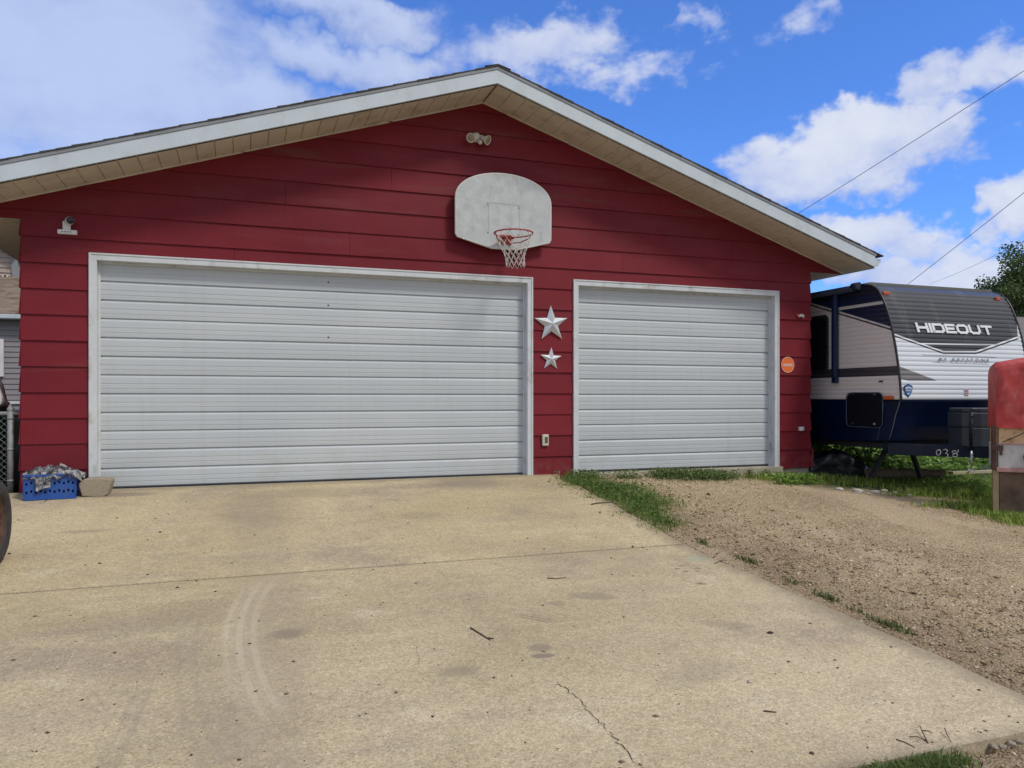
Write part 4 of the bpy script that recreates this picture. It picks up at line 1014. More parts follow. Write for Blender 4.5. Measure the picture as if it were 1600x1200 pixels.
def rv():
    ML = 6.6
    b = MB(); zz = np.arange(.975, 2.601, .0065); xs_ = np.linspace(RX0+.012, RX1-.012, 3); vs = []
    for z in zz:
        for x in xs_: vs.append((x, yf(z)-.006+corr(z), z))
    n = len(xs_); fs = [(i*n+j, i*n+j+1, (i+1)*n+j+1, (i+1)*n+j) for i in range(len(zz)-1) for j in range(n-1)]
    b.add(vs, fs, 0, True); b.build('front_panel', rv_front_mat(), RV, fixn=False)
    # side skin (left side), with the curved front edge
    for X_, sg in ((RX0, -1), (RX1, 1)):
        b = MB(); vs = []; zz = np.arange(.975, 2.62, .0065)
        for z in zz: vs += [(X_-sg*corr(z)+sg*.003, yf(min(z, 2.62))+.012, z), (X_-sg*corr(z)+sg*.003, ML, z)]
        b.add(vs, [(2*i, 2*i+1, 2*i+3, 2*i+2) for i in range(len(zz)-1)], 0, True); b.build('side_panel', rv_side_mat() if sg < 0 else mat('rv_far_side', (.55, .54, .53), .4), RV, fixn=False)
    # solid core
    b = MB(); core = [(yf(z)+.02, z) for z in [p[0] for p in PRF if p[0] > .95]]
    b.prism([(RX0+.015, y, z) for (y, z) in core]+[(RX0+.015, ML-.01, 2.625), (RX0+.015, ML-.01, .976)], (RX1-RX0-.03, 0, 0)); b.build('body', mat('rv_core', (.06, .06, .065), .6), RV)
    # roof
    b = MB(); b.prism([(RX0-.004, -.70, 2.600), (RX0+.05, -.70, 2.645), (RX1-.05, -.70, 2.645), (RX1+.004, -.70, 2.600)], (0, ML+.7, 0)); b.build('roof', mat('rv_roof', (.13, .13, .13), .6), RV)
    # black corner mouldings following the profile
    for X_ in (RX0, RX1):
        b = MB(); b.tube([(X_, yf(z)-.004, z) for z in np.linspace(.94, 2.625, 40)], .0165, 8); b.build('corner_moulding', mat('black_moulding', (.02, .018, .02), .4), RV)
    # navy moulded skirt: front and sides
    Mn = mat('navy_gelcoat', (.0015, .007, .032), .35, var=.3, spec=.16, dirt=((.02, .03, .05), 1.8, .3))
    b = MB(); ps = [(.39, -1.09), (.60, -1.165), (.75, -1.205), (.90, -1.262), (.965, -1.292)]
    ring_ = [(RX0-.006, y, z) for z, y in ps]+[(RX0-.006, 2.2, .965), (RX0-.006, 2.2, .36), (RX0-.006, -.3, .36)]
    b.prism(ring_, (RX1-RX0+.012, 0, 0)); b.build('front_skirt', Mn, RV, bevel=.02)
    b = MB(); b.box(RX0+.0, 2.2, .40, RX1, ML, .972); b.build('side_skirt', Mn, RV)
    b = MB(); b.tube([(RX0-.004, yf(z)+.01-(.0 if z > .7 else .0), z) for z in np.linspace(.42, .97, 12)], [.004+.004*i/12 for i in range(12)], 6)
    b.tube([(RX0-.007, -1.0, .93), (RX0-.007, -.97, .7), (RX0-.007, -.88, .41)], .004, 6)
    b.build('skirt_highlight_seam', mat('painted_seam_highlight', (.10, .13, .18), .4), RV)  # seam drawn pale: its highlight is put into the colour
    b = MB(); b.box(RX0+.1, -1.0, .28, RX1-.1, 6.3, .36); b.build('chassis', M_dark, RV)
    # side window (dark, rounded), storage hatch
    def rr(y0, z0, y1, z1, r, x, th, n=6):
        P_ = []
        for (cy, cz, a0) in ((y1-r, z1-r, 0), (y0+r, z1-r, 90), (y0+r, z0+r, 180), (y1-r, z0+r, 270)):
            for i in range(n+1): a = R_(a0+90*i/n); P_.append((x, cy+r*math.cos(a), cz+r*math.sin(a)))
        return P_, (-th, 0, 0)
    b = MB(); p, d = rr(.062, 1.385, 1.05, 2.263, .09, RX0+.004, .022); b.prism(p, d); wd = b.build('window', M_dark, RV, bevel=.006)
    b = MB(); p, d = rr(.10, 1.42, 1.01, 2.225, .07, RX0-.018, .004); b.prism(p, d); b.build('pane', mat('tinted_glass', (.01, .012, .018), .05), wd)
    b = MB(); p, d = rr(-.985, .585, -.325, 1.062, .075, RX0+.004, .026); b.prism(p, d); hh = b.build('storage_hatch', mat('hatch_black', (.003, .004, .009), .6, spec=.15), RV, bevel=.008)
    b = MB()
    p1, _ = rr(-.992, .578, -.318, 1.069, .08, RX0-.022, .004); b.tube(p1+[p1[0]], .006, 6); b.build('hatch_trim', mat('hatch_trim', (.05, .08, .13), .3), RV)
    Mlc = mat('latch_chrome', (.6, .6, .62), .25, metal=1)
    for yy in (-.45, -.86):
        b = MB(); b.rbox((RX0-.03, yy, .63), (.018, .035, .03)); b.build('latch', Mlc, hh)
        b = MB(); b.rbox((RX0-.03, yy, 1.045), (.014, .03, .012)); b.build('hinge', Mlc, hh)
    # awning: roller box, arm
    b = MB(); b.tube([(RX0-.055, -.52, 2.575), (RX0-.055, 4.8, 2.575)], .05, 14); b.tube([(RX0-.055, -.60, 2.60), (RX0-.055, -.48, 2.60)], .055, 12); b.build('awning_roller', mat('awning_fabric', (.008, .016, .04), .6, var=.3), RV)
    b = MB(); b.box(RX0-.075, -.165, 1.215, RX0-.022, -.07, 2.60); b.box(RX0-.09, -.15, 1.30, RX0-.075, -.085, 2.50); b.build('awning_arm', mat('awning_arm_paint', (.006, .017, .06), .4), RV, bevel=.008)
    # lights
    def marker(px, py, col, nm, side=False, sz=(.11, .05)):
        if side: p = on_x(px, py, RX0); c = (RX0-.012, p[1], p[2]); s_ = (.03, sz[0], sz[1])
        else: x, z = rvpt(px, py); c = (x, yf(z)-.016, z); s_ = (sz[0], .035, sz[1])
        b = MB(); b.rbox(c, s_); b.build('marker_light', nm, RV, bevel=.012)
    Mo = mat('marker_amber', (.60, .10, .015), .25); Mo2 = mat('marker_orange_red', (.50, .085, .03), .3)
    marker(1383, 458.5, 0, Mo2); marker(1557, 467, 0, Mo2, sz=(.08, .06)); marker(1389.5, 621.5, 0, Mo, True, (.17, .055))
    p = on_x(1377, 596, RX0); b = MB(); b.rbox((RX0-.008, p[1], p[2]), (.02, .06, .02)); b.build('wall_bracket', M_dark, RV)
    # lettering on the front: wide squared letters
    Ml = mat('silver_lettering', (.74, .76, .78), .3)
    L6 = {'H': [[(0, 0), (0, 1)], [(1, 0), (1, 1)], [(0, .5), (1, .5)]], 'I': [[(0, 0), (0, 1)]],
          'D': [[(0, 0), (0, 1), (.8, 1), (1, .8), (1, .2), (.8, 0), (0, 0)]], 'E': [[(1, 1), (0, 1), (0, 0), (1, 0)], [(0, .5), (.85, .5)]],
          'O': [[(.2, 0), (0, .2), (0, .8), (.2, 1), (.8, 1), (1, .8), (1, .2), (.8, 0), (.2, 0)]],
          'U': [[(0, 1), (0, .2), (.2, 0), (.8, 0), (1, .2), (1, 1)]], 'T': [[(0, 1), (1, 1)], [(.5, 1), (.5, 0)]]}
    x0, zt0 = c6(532, 507); x1, zt1 = c6(1240, 534); _, zb0 = c6(545, 585)
    ht = zt0-zb0; W_ = x1-x0; adv = [(.16), .075, .155, .145, .16, .155, .15]
    letters = 'HIDEOUT'; ns_ = 0; wid = [.125, .0, .125, .11, .125, .125, .13]; tot = sum(wid)+6*.042; b = MB(); cur = 0; sw = .041
    for ch, wl in zip(letters, wid):
        for path in L6[ch]:
            P_ = []
            for (u, v) in path:
                X1_ = x0+.02+(cur+u*wl)/tot*(W_-.03)+(v-.5)*(-.012); Zz = zt0-.012-ht*(1-v)*.86; P_.append(Vector((X1_, 0, Zz)))
            for a, q in zip(P_[:-1], P_[1:]):
                d = (q-a).normalized(); n_ = Vector((-d.z, 0, d.x))*sw/2*(.8 if abs(d.x) > .7 else 1); a2 = a-d*sw*.42; q2 = q+d*sw*.42
                quad = [a2-n_, q2-n_, q2+n_, a2+n_]
                ns_ += 1; b.prism([(v_.x, yf(v_.z)-.017-.0007*(ns_ % 5), v_.z) for v_ in quad], (0, .010, 0))
        cur += wl+.042
    b.build('lettering', Ml, RV)
    # small maker line under the V
    xa, za = c6(752, 850); xb, zb_ = c6(1215, 862)
    me = text_mesh('BY KEYSTONE', .060, .002, .0012, 1.15, 1.9)
    xsv = [v.co.x for v in me.vertices]; k = (xb-xa)/(max(xsv)-min(xsv)); zc = (za+zb_)/2
    me.transform(Matrix.Translation(((xa+xb)/2, yf(zc)-.026, zc))@Matrix.Rotation(R_(79.5), 4, 'X')@Matrix.Diagonal((k, 1, 1, 1))); link('lettering', me, mat('lettering_dark', (.06, .065, .08), .5), RV)
    # shield emblem
    cx, cz = c6(465, 1140); s_ = .083; sh = [(-1, .75), (-.55, .85), (0, 1.1), (.55, .85), (1, .75), (.95, .1), (.6, -.6), (0, -1.15), (-.6, -.6), (-.95, .1)]
    sh = [(u*.9, v) for u, v in sh]
    Y_ = min(yf(cz-.1), yf(cz+.1))-.012
    b = MB(); b.prism([(cx+u*s_, Y_, cz+v*s_) for u, v in sh], (0, .006, 0)); em = b.build('emblem', mat('emblem_navy', (.01, .03, .10), .3), RV)
    b = MB(); b.prism([(cx+u*s_*.84, Y_-.002, cz+v*s_*.84) for u, v in sh], (0, .003, 0)); b.build('emblem_field', mat('emblem_blue', (.03, .16, .42), .3), em)
    b = MB(); b.prism([(cx+u*s_*.7, Y_-.004, cz+.01+v*s_) for u, v in ((-.95, .1), (-.9, .32), (0, .5), (.9, .32), (.95, .1), (0, .28))], (0, .003, 0))
    for q in range(5): b.box(cx-.045+q*.02, Y_-.004, cz-.012, cx-.036+q*.02, Y_-.001, cz+.012)
    b.box(cx-.02, Y_-.004, cz-.05, cx+.02, Y_-.001, cz-.036); b.build('emblem_mark', M_white, em)
    # small warning sticker
    cx, cz = c6(1015, 1160); b = MB(); b.box(cx-.035, yf(cz)-.013, cz-.05, cx+.035, yf(cz)-.006, cz+.05); st = b.build('sticker', mat('sticker_pale', (.62, .58, .57), .5), RV)
    b = MB()
    for q in range(4): b.box(cx-.03, yf(cz)-.015, cz-.042+q*.024, cx+.03, yf(cz)-.012, cz-.03+q*.024)
    b.build('sticker_print', mat('sticker_print', (.30, .14, .13), .5), st)
    # A-frame tongue, cover over the gas bottles, jack
    Mb = mat('navy_black_frame', (.003, .009, .026), .5, var=.3, spec=.3, dirt=((.03, .03, .03), 4, .5))
    tip = Vector((11.8, -2.08, .20)); b = MB()
    a = Vector((10.62, -1.02, .29)); b.beam(a, (tip.x, tip.y, .27), .06, .16); b.beam((12.9, -1.02, .29), (tip.x, tip.y, .27), .06, .16); b.beam((11.1, -1.0, .30), (12.5, -1.0, .30), .05, .12)
    b.beam((RX0+.05, -.98, .33), (RX1-.05, -.98, .33), .1, .14)
    b.build('tow_frame', Mb, RV, bevel=.004)
    # numbers chalked on the beam
    d_ = (tip-a); d_.z = 0; d_.normalize(); nrm = Vector((d_.y, -d_.x, 0)) 
    def beampt(px, py):
        r = Vector(ray(px, py)); o_ = Vector(CAM); pl = a+nrm*.034; s__ = (pl-o_).dot(nrm)/r.dot(nrm); return o_+r*s__
    def c7(x, y): return beampt(1340+x/5, 600+y/5)
    b = MB()
    for st_ in ([(640, 512), (622, 518), (614, 538), (622, 556), (640, 555), (650, 536), (645, 518), (632, 512)], [(668, 515), (688, 510), (702, 518), (696, 534), (684, 540), (704, 548), (706, 562), (690, 578)],
                [(770, 525), (745, 522), (738, 532), (750, 542), (775, 546), (782, 560), (768, 570), (745, 566), (742, 552), (765, 542), (785, 530), (786, 515)]):
        b.tube([c7(*p) for p in st_], .0042, 5)
    b.build('painted_number', mat('chalk_white', (.7, .7, .66), .8), RV)
    # gas bottle cover
    cx0 = 11.27; cyy = -1.62; b = MB(); out_ = []
    for i in range(9): t_ = math.pi*i/8; out_.append((cx0+.02+.50-.5*math.cos(t_), cyy-.20*math.sin(t_)**.6))
    out_ += [(cx0+1.02, cyy+.22), (cx0+.02, cyy+.22)]
    for (z0, z1, g) in ((.34, .60, 0), (.604, .80, .012), (.805, .86, -.012)):
        o2 = [(cx0+.5+(x-cx0-.5)*(1+g), cyy+(y-cyy)*(1+g*2)) for x, y in out_]; b.prism([(x, y, z0) for x, y in o2], (0, 0, z1-z0))
    b.build('bottle_cover', mat('slate_plastic', (.035, .045, .06), .35, var=.2), RV, bevel=.012)
    b = MB(); p = on_y(1515, 700, -1.78); jx = p[0]
    b.tube([(jx, -1.80, .30), (jx, -1.80, .86)], .022, 10); 
    for zz_ in (.84, .75, .64, .52, .40): b.rbox((jx+.01, -1.825, zz_), (.035, .02, .016))
    b.build('jack_post', Mb, RV)
    b = MB(); b.tube([(jx-.03, -1.83, .30), (jx-.03, -1.83, .06)], .012, 8); b.tube([(jx-.08, -1.83, .055), (jx+.02, -1.83, .055), (jx+.02, -1.83, .025), (jx-.08, -1.83, .025), (jx-.08, -1.83, .055)], .008, 6)
    for zz_ in (.26, .22): b.rbox((jx-.03, -1.84, zz_), (.02, .02, .02))
    b.build('jack_handle', mat('handle_chrome', (.62, .62, .62), .3, metal=.6), RV)
    # stabiliser legs
    b = MB(); b.beam((10.95, -.70, .30), (10.72, -.62, -.15), .07, .05); b.build('stabiliser', M_dark, RV)
    b = MB(); b.beam((11.35, -.7, .30), (11.68, -.6, -.18), .06, .05); b.build('stabiliser', M_dark, RV)
    # wheels
    for X_ in (RX0+.14, RX1-.14):
        for Y_ in (3.1, 4.0):
            b = MB(); b.lathe((X_, Y_, .03), (1, 0, 0), [(.2, -.09), (.32, -.1), (.35, -.05), (.35, .05), (.32, .1), (.2, .09), (.19, .02), (.0001, .02)], 32); b.build('wheel', M_dark, RV)
    # propped support block under the tongue
    b = MB(); b.box(11.66, -2.2, -.45, 11.94, -1.92, -.2); b.box(11.70, -2.16, -.2, 11.90, -1.96, .18); b.build('support_block', M_conc_old, RV, bevel=.01)
rv()

# ------------------------------------------------------------------ tarp covered cart at the right edge
CT = thing('covered_cart', (11.2, -2.9, -.4), 'grey steel box cart under a faded red tarp at right edge', 'cart')
CA = Vector((10.80, -2.50, 0)); CD = Vector((.75, -.66, 0)).normalized(); CN = Vector((.66, .75, 0)).normalized()
def cartbox(b, u0, u1, v0, v1, z0, z1): b.prism([CA+CD*u+CN*v+Vector((0, 0, z0)) for u, v in ((u0, v0), (u1, v0), (u1, v1), (u0, v1))], (0, 0, z1-z0))
M_redtarp = mat('faded_red_tarp', (.47, .05, .045), .65, var=.25, vs=5, dirt=((.55, .20, .16), 6, .55), bump=1.0, bs=12)
def tarp_mesh():
    from mathutils import noise as nz
    n = 40; L, D = 1.7, .56; V_ = []; F_ = []
    # rounded box swept: section across v (front down - top - back down)
    sec = [(0, .63), (0, .8), (0, .95), (-.004, 1.1), (0, 1.25), (.01, 1.33), (.035, 1.375), (.09, 1.395), (.2, 1.42), (.28, 1.44), (.38, 1.42), (.48, 1.39), (.53, 1.36), (.555, 1.3), (.56, 1.0), (.56, .63)]
    fine = []
    for i in range(len(sec)-1):
        for k in range(4): f = k/4; fine.append((sec[i][0]+(sec[i+1][0]-sec[i][0])*f, sec[i][1]+(sec[i+1][1]-sec[i][1])*f))
    fine.append(sec[-1]); m_ = len(fine)
    for i in range(n+1):
        u = i/n*L
        for (v, z) in fine:
            e = max(0, 1-u/.05); zz = z+(.05*min(u, .35)/.35 if z > 1.2 else 0)
            pull = e**2*.03
            q = Vector((u*3, v*3, z*3)); w_ = .026*nz.noise(q)+.020*nz.noise(q*2.7+Vector((3, 1, 0)))+.010*abs(nz.noise(Vector((u*6+z*4, z*1.2, 0))))
            vv = v-w_+pull*(1 if v < .28 else -1)
            p = CA+CD*u+CN*(vv-.02)+Vector((0, 0, zz-pull*(1 if z > 1.2 else 0)+.01*nz.noise(q*1.7))); V_.append(p)
    for i in range(n):
        for j in range(m_-1): a = i*m_+j; F_.append((a, a+1, a+m_+1, a+m_))
    b = MB(); b.add(V_, F_, 0, True)
    for i in (0, n): b.add([V_[i*m_+j] for j in range(m_)], [list(range(m_))])
    b.build('tarp', M_redtarp, CT)
tarp_mesh()
def ply():
    m, t, b, pos = new_mat('plywood'); x, y, z = t.sep(pos)
    v = t.m('SINE', t.m('ADD', t.m('MULTIPLY', t.noise(t.scl(pos, (3, 3, 4)), 1.2, 3), 30), t.m('MULTIPLY', x, 8)))
    t.l.new(t.mix(t.ss(v, -.6, .9), (.50, .30, .13), (.66, .45, .24)), b.inputs['Base Color']); b.inputs['Roughness'].default_value = .75; return m
b = MB(); cartbox(b, .03, 1.65, .02, .54, .44, .66); b.build('plywood_box', ply(), CT)
b = MB(); cartbox(b, .02, 1.66, .0, .56, .14, .44); b.build('steel_panel', mat('chipped_grey_paint', (.48, .47, .45), .6, var=.1, dirt=((.20, .13, .09), 10, .65), bump=.3), CT, bevel=.01)
b = MB(); cartbox(b, -.0, 1.7, -.025, .0, .10, .155); cartbox(b, .02, 1.66, -.012, -.001, .432, .45); b.build('edge_rail', mat('pinkish_rail', (.42, .22, .20), .6, dirt=((.5, .45, .42), 14, .6)), CT, bevel=.004)
b = MB(); cartbox(b, -.045, -.001, .0, .06, .12, .66); cartbox(b, -.05, .07, -.02, .0, .36, .42); cartbox(b, .03, .06, -.03, -.01, .30, .36); b.build('corner_post', mat('rusty_bracket', (.09, .045, .035), .8, var=.3), CT, bevel=.004)
b = MB(); a = CA+CD*.06-CN*.03+Vector((0, 0, .46)); c = CA+CD*.42-CN*.05+Vector((0, 0, .68)); b.tube([a, (a+c)/2+Vector((0, 0, -.015)), c], .006, 6); b.build('tie_cord', M_dark, CT)
b = MB(); c = CA+CD*.32-CN*.02+Vector((0, 0, .29)); b.lathe(c, -CN, [(.0001, 0), (.05, 0), (.052, .03), (.04, .045), (.0001, .05)], 24); b.build('tail_light', mat('red_lens', (.42, .012, .02), .2), CT)
b = MB(); cartbox(b, .38, .62, -.05, -.026, .10, .30); b.build('lamp_plate', mat('grey_plate', (.36, .35, .33), .5), CT, bevel=.004)
b = MB(); cartbox(b, .03, .52, .02, .3, -.50, .10); cartbox(b, 1.1, 1.5, .02, .3, -.65, .10); b.build('support_block', mat('old_timber', (.13, .085, .055), .9, var=.45, vs=4, bump=.6, bs=25), CT, bevel=.01)
b = MB(); cartbox(b, -.03, .028, .01, .1, -.50, .12); b.build('stake', mat('pale_timber', (.34, .27, .15), .9, var=.2), CT)

# ------------------------------------------------------------------ ground clutter beneath the trailer
def gnd(px, py):
    r = ray(px, py); lo, hi = 1., 60.
    for _ in range(60):
        mid = (lo+hi)/2; p = CAM+r*mid
        if p[2] > float(gz(p[0], p[1])): lo = mid
        else: hi = mid
    return p
o = link('plastic_sheet', lumpy(10.25, .02, -.32, 11.30, .75, .10, .13, 12, 16), M_poly, None, origin=(10.8, .5, -.34)); tag(o, 'crumpled black plastic sheet on the ground beside the garage corner', 'plastic sheet')
from mathutils import noise as mnz
b = MB(); a = gnd(1372, 757); c = gnd(1462, 757); a = Vector((a[0]-.1, -.15, -.15)); c = Vector((c[0]+.1, -.45, -.17)); P_ = [a+(c-a)*i/14+Vector((0, .02*math.sin(i*1.3), .012*math.sin(i*2.1))) for i in range(15)]
b.tube(P_, [.075+.018*math.sin(i*1.9)+.01*math.cos(i*4.1) for i in range(15)], 12); o = b.build('log', mat('weathered_log', (.17, .125, .085), .95, var=.35, vs=8, bump=.9, bs=22), None, origin=tuple(a)); tag(o, 'weathered fallen log lying under the navy trailer tongue', 'log')
b = MB(); a = gnd(1530, 757); c = gnd(1568, 752); b.beam((a[0], a[1]+.5, -.2), (c[0]+.25, c[1]+.35, -.2), .09, .04); o = b.build('plank', mat('pale_plank', (.42, .36, .24), .9), None, origin=(a[0], a[1]+.5, -.2)); tag(o, 'pale timber plank lying in weeds left of the covered cart', 'plank')
# white flat rocks
M_chalk = speckled('pale_limestone', (.60, .55, .46), (.40, .35, .28), (.74, .70, .62), 40)
rnd = random.Random(21)
def rock(px, py, r, label, m=M_chalk, flat=.42, grp=None, name='rock'):
    p = gnd(px, py); bm = bmesh.new(); bmesh.ops.create_icosphere(bm, subdivisions=2, radius=1)
    sd_ = rnd.random()*50; ax, ay = r*rnd.uniform(.9, 1.4), r*rnd.uniform(.7, 1.0)
    for v in bm.verts:
        k = 1+.30*mnz.noise(v.co*1.3+Vector((sd_, 0, 0)))+.12*mnz.noise(v.co*3.1+Vector((0, sd_, 0)))
        v.co = Vector((v.co.x*ax*k, v.co.y*ay*k, v.co.z*r*flat*k))
    bmesh.ops.rotate(bm, verts=bm.verts, matrix=rotm(0, 0, rnd.random()*3))
    me = bpy.data.meshes.new('rock'); bm.to_mesh(me); bm.free()
    o = link(name, me, m); o.location = (p[0], p[1], p[2]+r*flat*.35); tag(o, label, 'rock', grp); return o
WR = 'pale rocks along the gravel edge'
for (px, py, r, lab) in ((1312, 765, .055, 'long flat pale slab, leftmost of the row along the gravel edge'), (1340, 768, .07, 'chunky cream limestone rock in front of the black plastic'), (1356, 772, .04, 'small cream rock tucked against a larger one'),
    (1368, 770, .065, 'cracked pale rock in the middle of the gravel edge row'), (1382, 767, .05, 'white low rock just in front of the log end'), (1398, 771, .055, 'rounded pale rock at the right end of the cluster'),
    (1420, 775, .05, 'small buried pale rock right of the cluster'), (1443, 787, .035, 'bright white pebble sized rock alone in gravel beneath the painted number')): rock(px, py, r, lab, grp=WR)
b = MB()

# ------------------------------------------------------------------ pebbles, grass, weeds (uncountable)
rs = np.random.RandomState(11)
def scatter_pebbles(name, xy, sizes, cols, squash=.6):
    n = len(xy)
    base = np.array([[1, 0, 0], [0, 1, 0], [-1, 0, 0], [0, -1, 0], [0, 0, 1], [0, 0, -1.]]); tri = np.array([[0, 1, 4], [1, 2, 4], [2, 3, 4], [3, 0, 4], [1, 0, 5], [2, 1, 5], [3, 2, 5], [0, 3, 5]])
    V_ = base[None]*(sizes[:, None, None]*rs.uniform(.6, 1.25, (n, 6, 1))); a = rs.uniform(0, 6.28, n); ca, sa = np.cos(a), np.sin(a)
    el = rs.uniform(.7, 1.4, n)
    x = V_[:, :, 0]*el[:, None]; y = V_[:, :, 1]; z = V_[:, :, 2]*squash
    X_ = x*ca[:, None]-y*sa[:, None]+xy[:, 0, None]; Y_ = x*sa[:, None]+y*ca[:, None]+xy[:, 1, None]
    Z_ = z+xy[:, 2, None]+sizes[:, None]*squash*.35
    V_ = np.stack([X_, Y_, Z_], -1).reshape(-1, 3); F_ = (tri[None]+6*np.arange(n)[:, None, None]).reshape(-1, 3)
    return np_mesh(name, V_, F_, M_peb, np.repeat(cols, 6, 0))
def gravel():
    n = 110000; x = rs.uniform(6.1, 14.5, n); y = rs.uniform(-6.7, -.1, n)
    edge = np.exp(-(x-6.1-(.5+.25*np.sin(y*1.2)))**2/1.2); patch = .5+.5*np.sin(x*1.3+y*.7)*np.cos(y*1.1-x*.4)
    rut = np.exp(-((x-9.3-.25*(y+3))**2)/.35)      # compacted, barer track
    pr = .10+.60*edge+.14*patch-.25*rut+.12*(y < -3.5)
    k = (rs.uniform(0, 1, n) < pr)&~((x > 10.2)&(y > -.9)); x = x[k]; y = y[k]; n = len(x)
    x2 = rs.uniform(2.0, 9, 16000); y2 = rs.uniform(-8.6, -6.68, 16000); x = np.concatenate([x, x2]); y = np.concatenate([y, y2]); n = len(x)
    s = rs.lognormal(math.log(.0058), .50, n).clip(.003, .030); 
    pal = np.array([[.62, .48, .28], [.45, .335, .19], [.28, .195, .11], [.82, .70, .50], [.13, .095, .06], [.42, .26, .14], [.50, .41, .27], [.34, .24, .14]])
    c = pal[rs.choice(8, n, p=[.2, .2, .16, .12, .1, .08, .07, .07])]*rs.uniform(.75, 1.2, (n, 1)); ed = np.exp(-(x-6.1)**2/.9)[:, None]; c = c*(1-.22*ed)
    o = scatter_pebbles('gravel', np.stack([x, y, gz(x, y)], 1), s, c); tag(o, 'loose tan and brown gravel stones', 'gravel', kind='stuff')
gravel()
def specks():
    n = 1100; x = rs.uniform(-1.2, 6.0, n); y = -6.6+6.4*rs.uniform(0, 1, n)**1.5
    s = rs.lognormal(math.log(.0052), .5, n).clip(.003, .022)
    pal = np.array([[.06, .045, .035], [.10, .07, .05], [.55, .49, .40], [.20, .15, .11]]); c = pal[rs.choice(4, n, p=[.25, .25, .22, .28])]
    o = scatter_pebbles('driveway_debris', np.stack([x, y, prof(y)+.0], 1), s, c, .5); tag(o, 'dark crumbs and stone chips scattered over the concrete', 'debris', kind='stuff')
specks()
def blades(name, pts, hts, col_a, col_b, label, cat='grass', lean=.5, wid=.0045, mat_=M_leaf, zfun=gz):
    n = len(pts); a = rs.uniform(0, 6.28, n); d = np.stack([np.cos(a), np.sin(a), np.zeros(n)], 1); sd_ = np.stack([-d[:, 1], d[:, 0], np.zeros(n)], 1)
    ln = rs.uniform(.1, 1, n)*lean; w_ = wid*rs.uniform(.6, 1.5, n); base = np.stack([pts[:, 0], pts[:, 1], zfun(pts[:, 0], pts[:, 1])-.005], 1); up_ = np.array([0, 0, 1.])
    V_ = np.empty((n, 5, 3)); h = hts[:, None]
    V_[:, 0] = base-sd_*w_[:, None]; V_[:, 1] = base+sd_*w_[:, None]
    m_ = base+up_*h*.6+d*h*ln[:, None]*.35; V_[:, 2] = m_+sd_*w_[:, None]*.8; V_[:, 3] = m_-sd_*w_[:, None]*.8
    V_[:, 4] = base+up_*h*(1-.35*ln[:, None]**2)+d*h*ln[:, None]
    F_ = np.array([[0, 1, 2], [0, 2, 3], [3, 2, 4]])[None]+5*np.arange(n)[:, None, None]
    t = rs.uniform(0, 1, (n, 1)); c = np.array(col_a)*(1-t)+np.array(col_b)*t; dry = rs.uniform(0, 1, n) < .06; c[dry] = (.22, .17, .08)
    o = np_mesh(name, V_.reshape(-1, 3), F_.reshape(-1, 3), mat_, np.repeat(c, 5, 0)); tag(o, label, cat, kind='stuff'); return o
def clump(cx, cy, sx, sy, n, rot=0):
    p = rs.normal(0, 1, (n, 2))*[sx, sy]; c, s = math.cos(rot), math.sin(rot)
    return np.stack([cx+p[:, 0]*c-p[:, 1]*s, cy+p[:, 0]*s+p[:, 1]*c], 1)
def leaves(name, ctr, size, col_a, col_b, label, cat='weeds', updir=.5):
    n = len(ctr); q = rs.normal(0, 1, (n, 3)); q[:, 2] = np.abs(q[:, 2])*updir+.1; q /= np.linalg.norm(q, axis=1)[:, None]
    nn_ = rs.normal(0, 1, (n, 3)); nn_[:, 2] += 1.2; s_ = np.cross(q, nn_); s_ /= np.linalg.norm(s_, axis=1)[:, None]; nrm = np.cross(s_, q)
    L = size*rs.uniform(.6, 1.3, n); L = L[:, None]; V_ = np.empty((n, 5, 3))
    V_[:, 0] = ctr; V_[:, 1] = ctr+q*L*.45+s_*L*.33; V_[:, 2] = ctr+q*L*.95+s_*L*.12-nrm*L*.1; V_[:, 3] = ctr+q*L*.95-s_*L*.12-nrm*L*.1; V_[:, 4] = ctr+q*L*.45-s_*L*.33
    F_ = np.array([[0, 1, 2], [0, 2, 3], [0, 3, 4]])[None]+5*np.arange(n)[:, None, None]
    t = rs.uniform(0, 1, (n, 1)); c = np.array(col_a)*(1-t)+np.array(col_b)*t
    o = np_mesh(name, V_.reshape(-1, 3), F_.reshape(-1, 3), M_leaf, np.repeat(c, 5, 0)); tag(o, label, cat, kind='stuff'); return o
GA, GB_ = (.10, .18, .03), (.34, .46, .12)
# strip of weeds at the slab corner between the doors, running down the slab edge
P = []
for i in range(26):
    t = i/25; y = -.08-2.6*t; xx = 6.22+.10*math.sin(i)+(.30*math.exp(-((y+1.35)/.65)**2)); dens = int((300*(math.exp(-((y+1.0)/.9)**2))+45*(y > -2.5))*(.45+.9*abs(math.sin(i*1.9))))
    P.append(clump(xx, y, .12+.10*math.exp(-((y+1.2)/.6)**2), .09, dens))
P = np.concatenate(P); P = P[(P[:, 1] < -.04)]
blades('grass', P, rs.uniform(.02, 1, len(P))**1.6*.11+.015, GA, GB_, 'bright weedy grass strip along the slab edge below the small star', lean=1.2, wid=.003)
P = P; P3 = P[rs.choice(len(P), 3800)]; ctr = np.stack([P3[:, 0], P3[:, 1], gz(P3[:, 0], P3[:, 1])+rs.uniform(.01, .10, len(P3))], 1)
leaves('weed_leaves', ctr, .026, (.06, .12, .03), (.22, .34, .09), 'small leafy weeds growing in the slab edge strip')
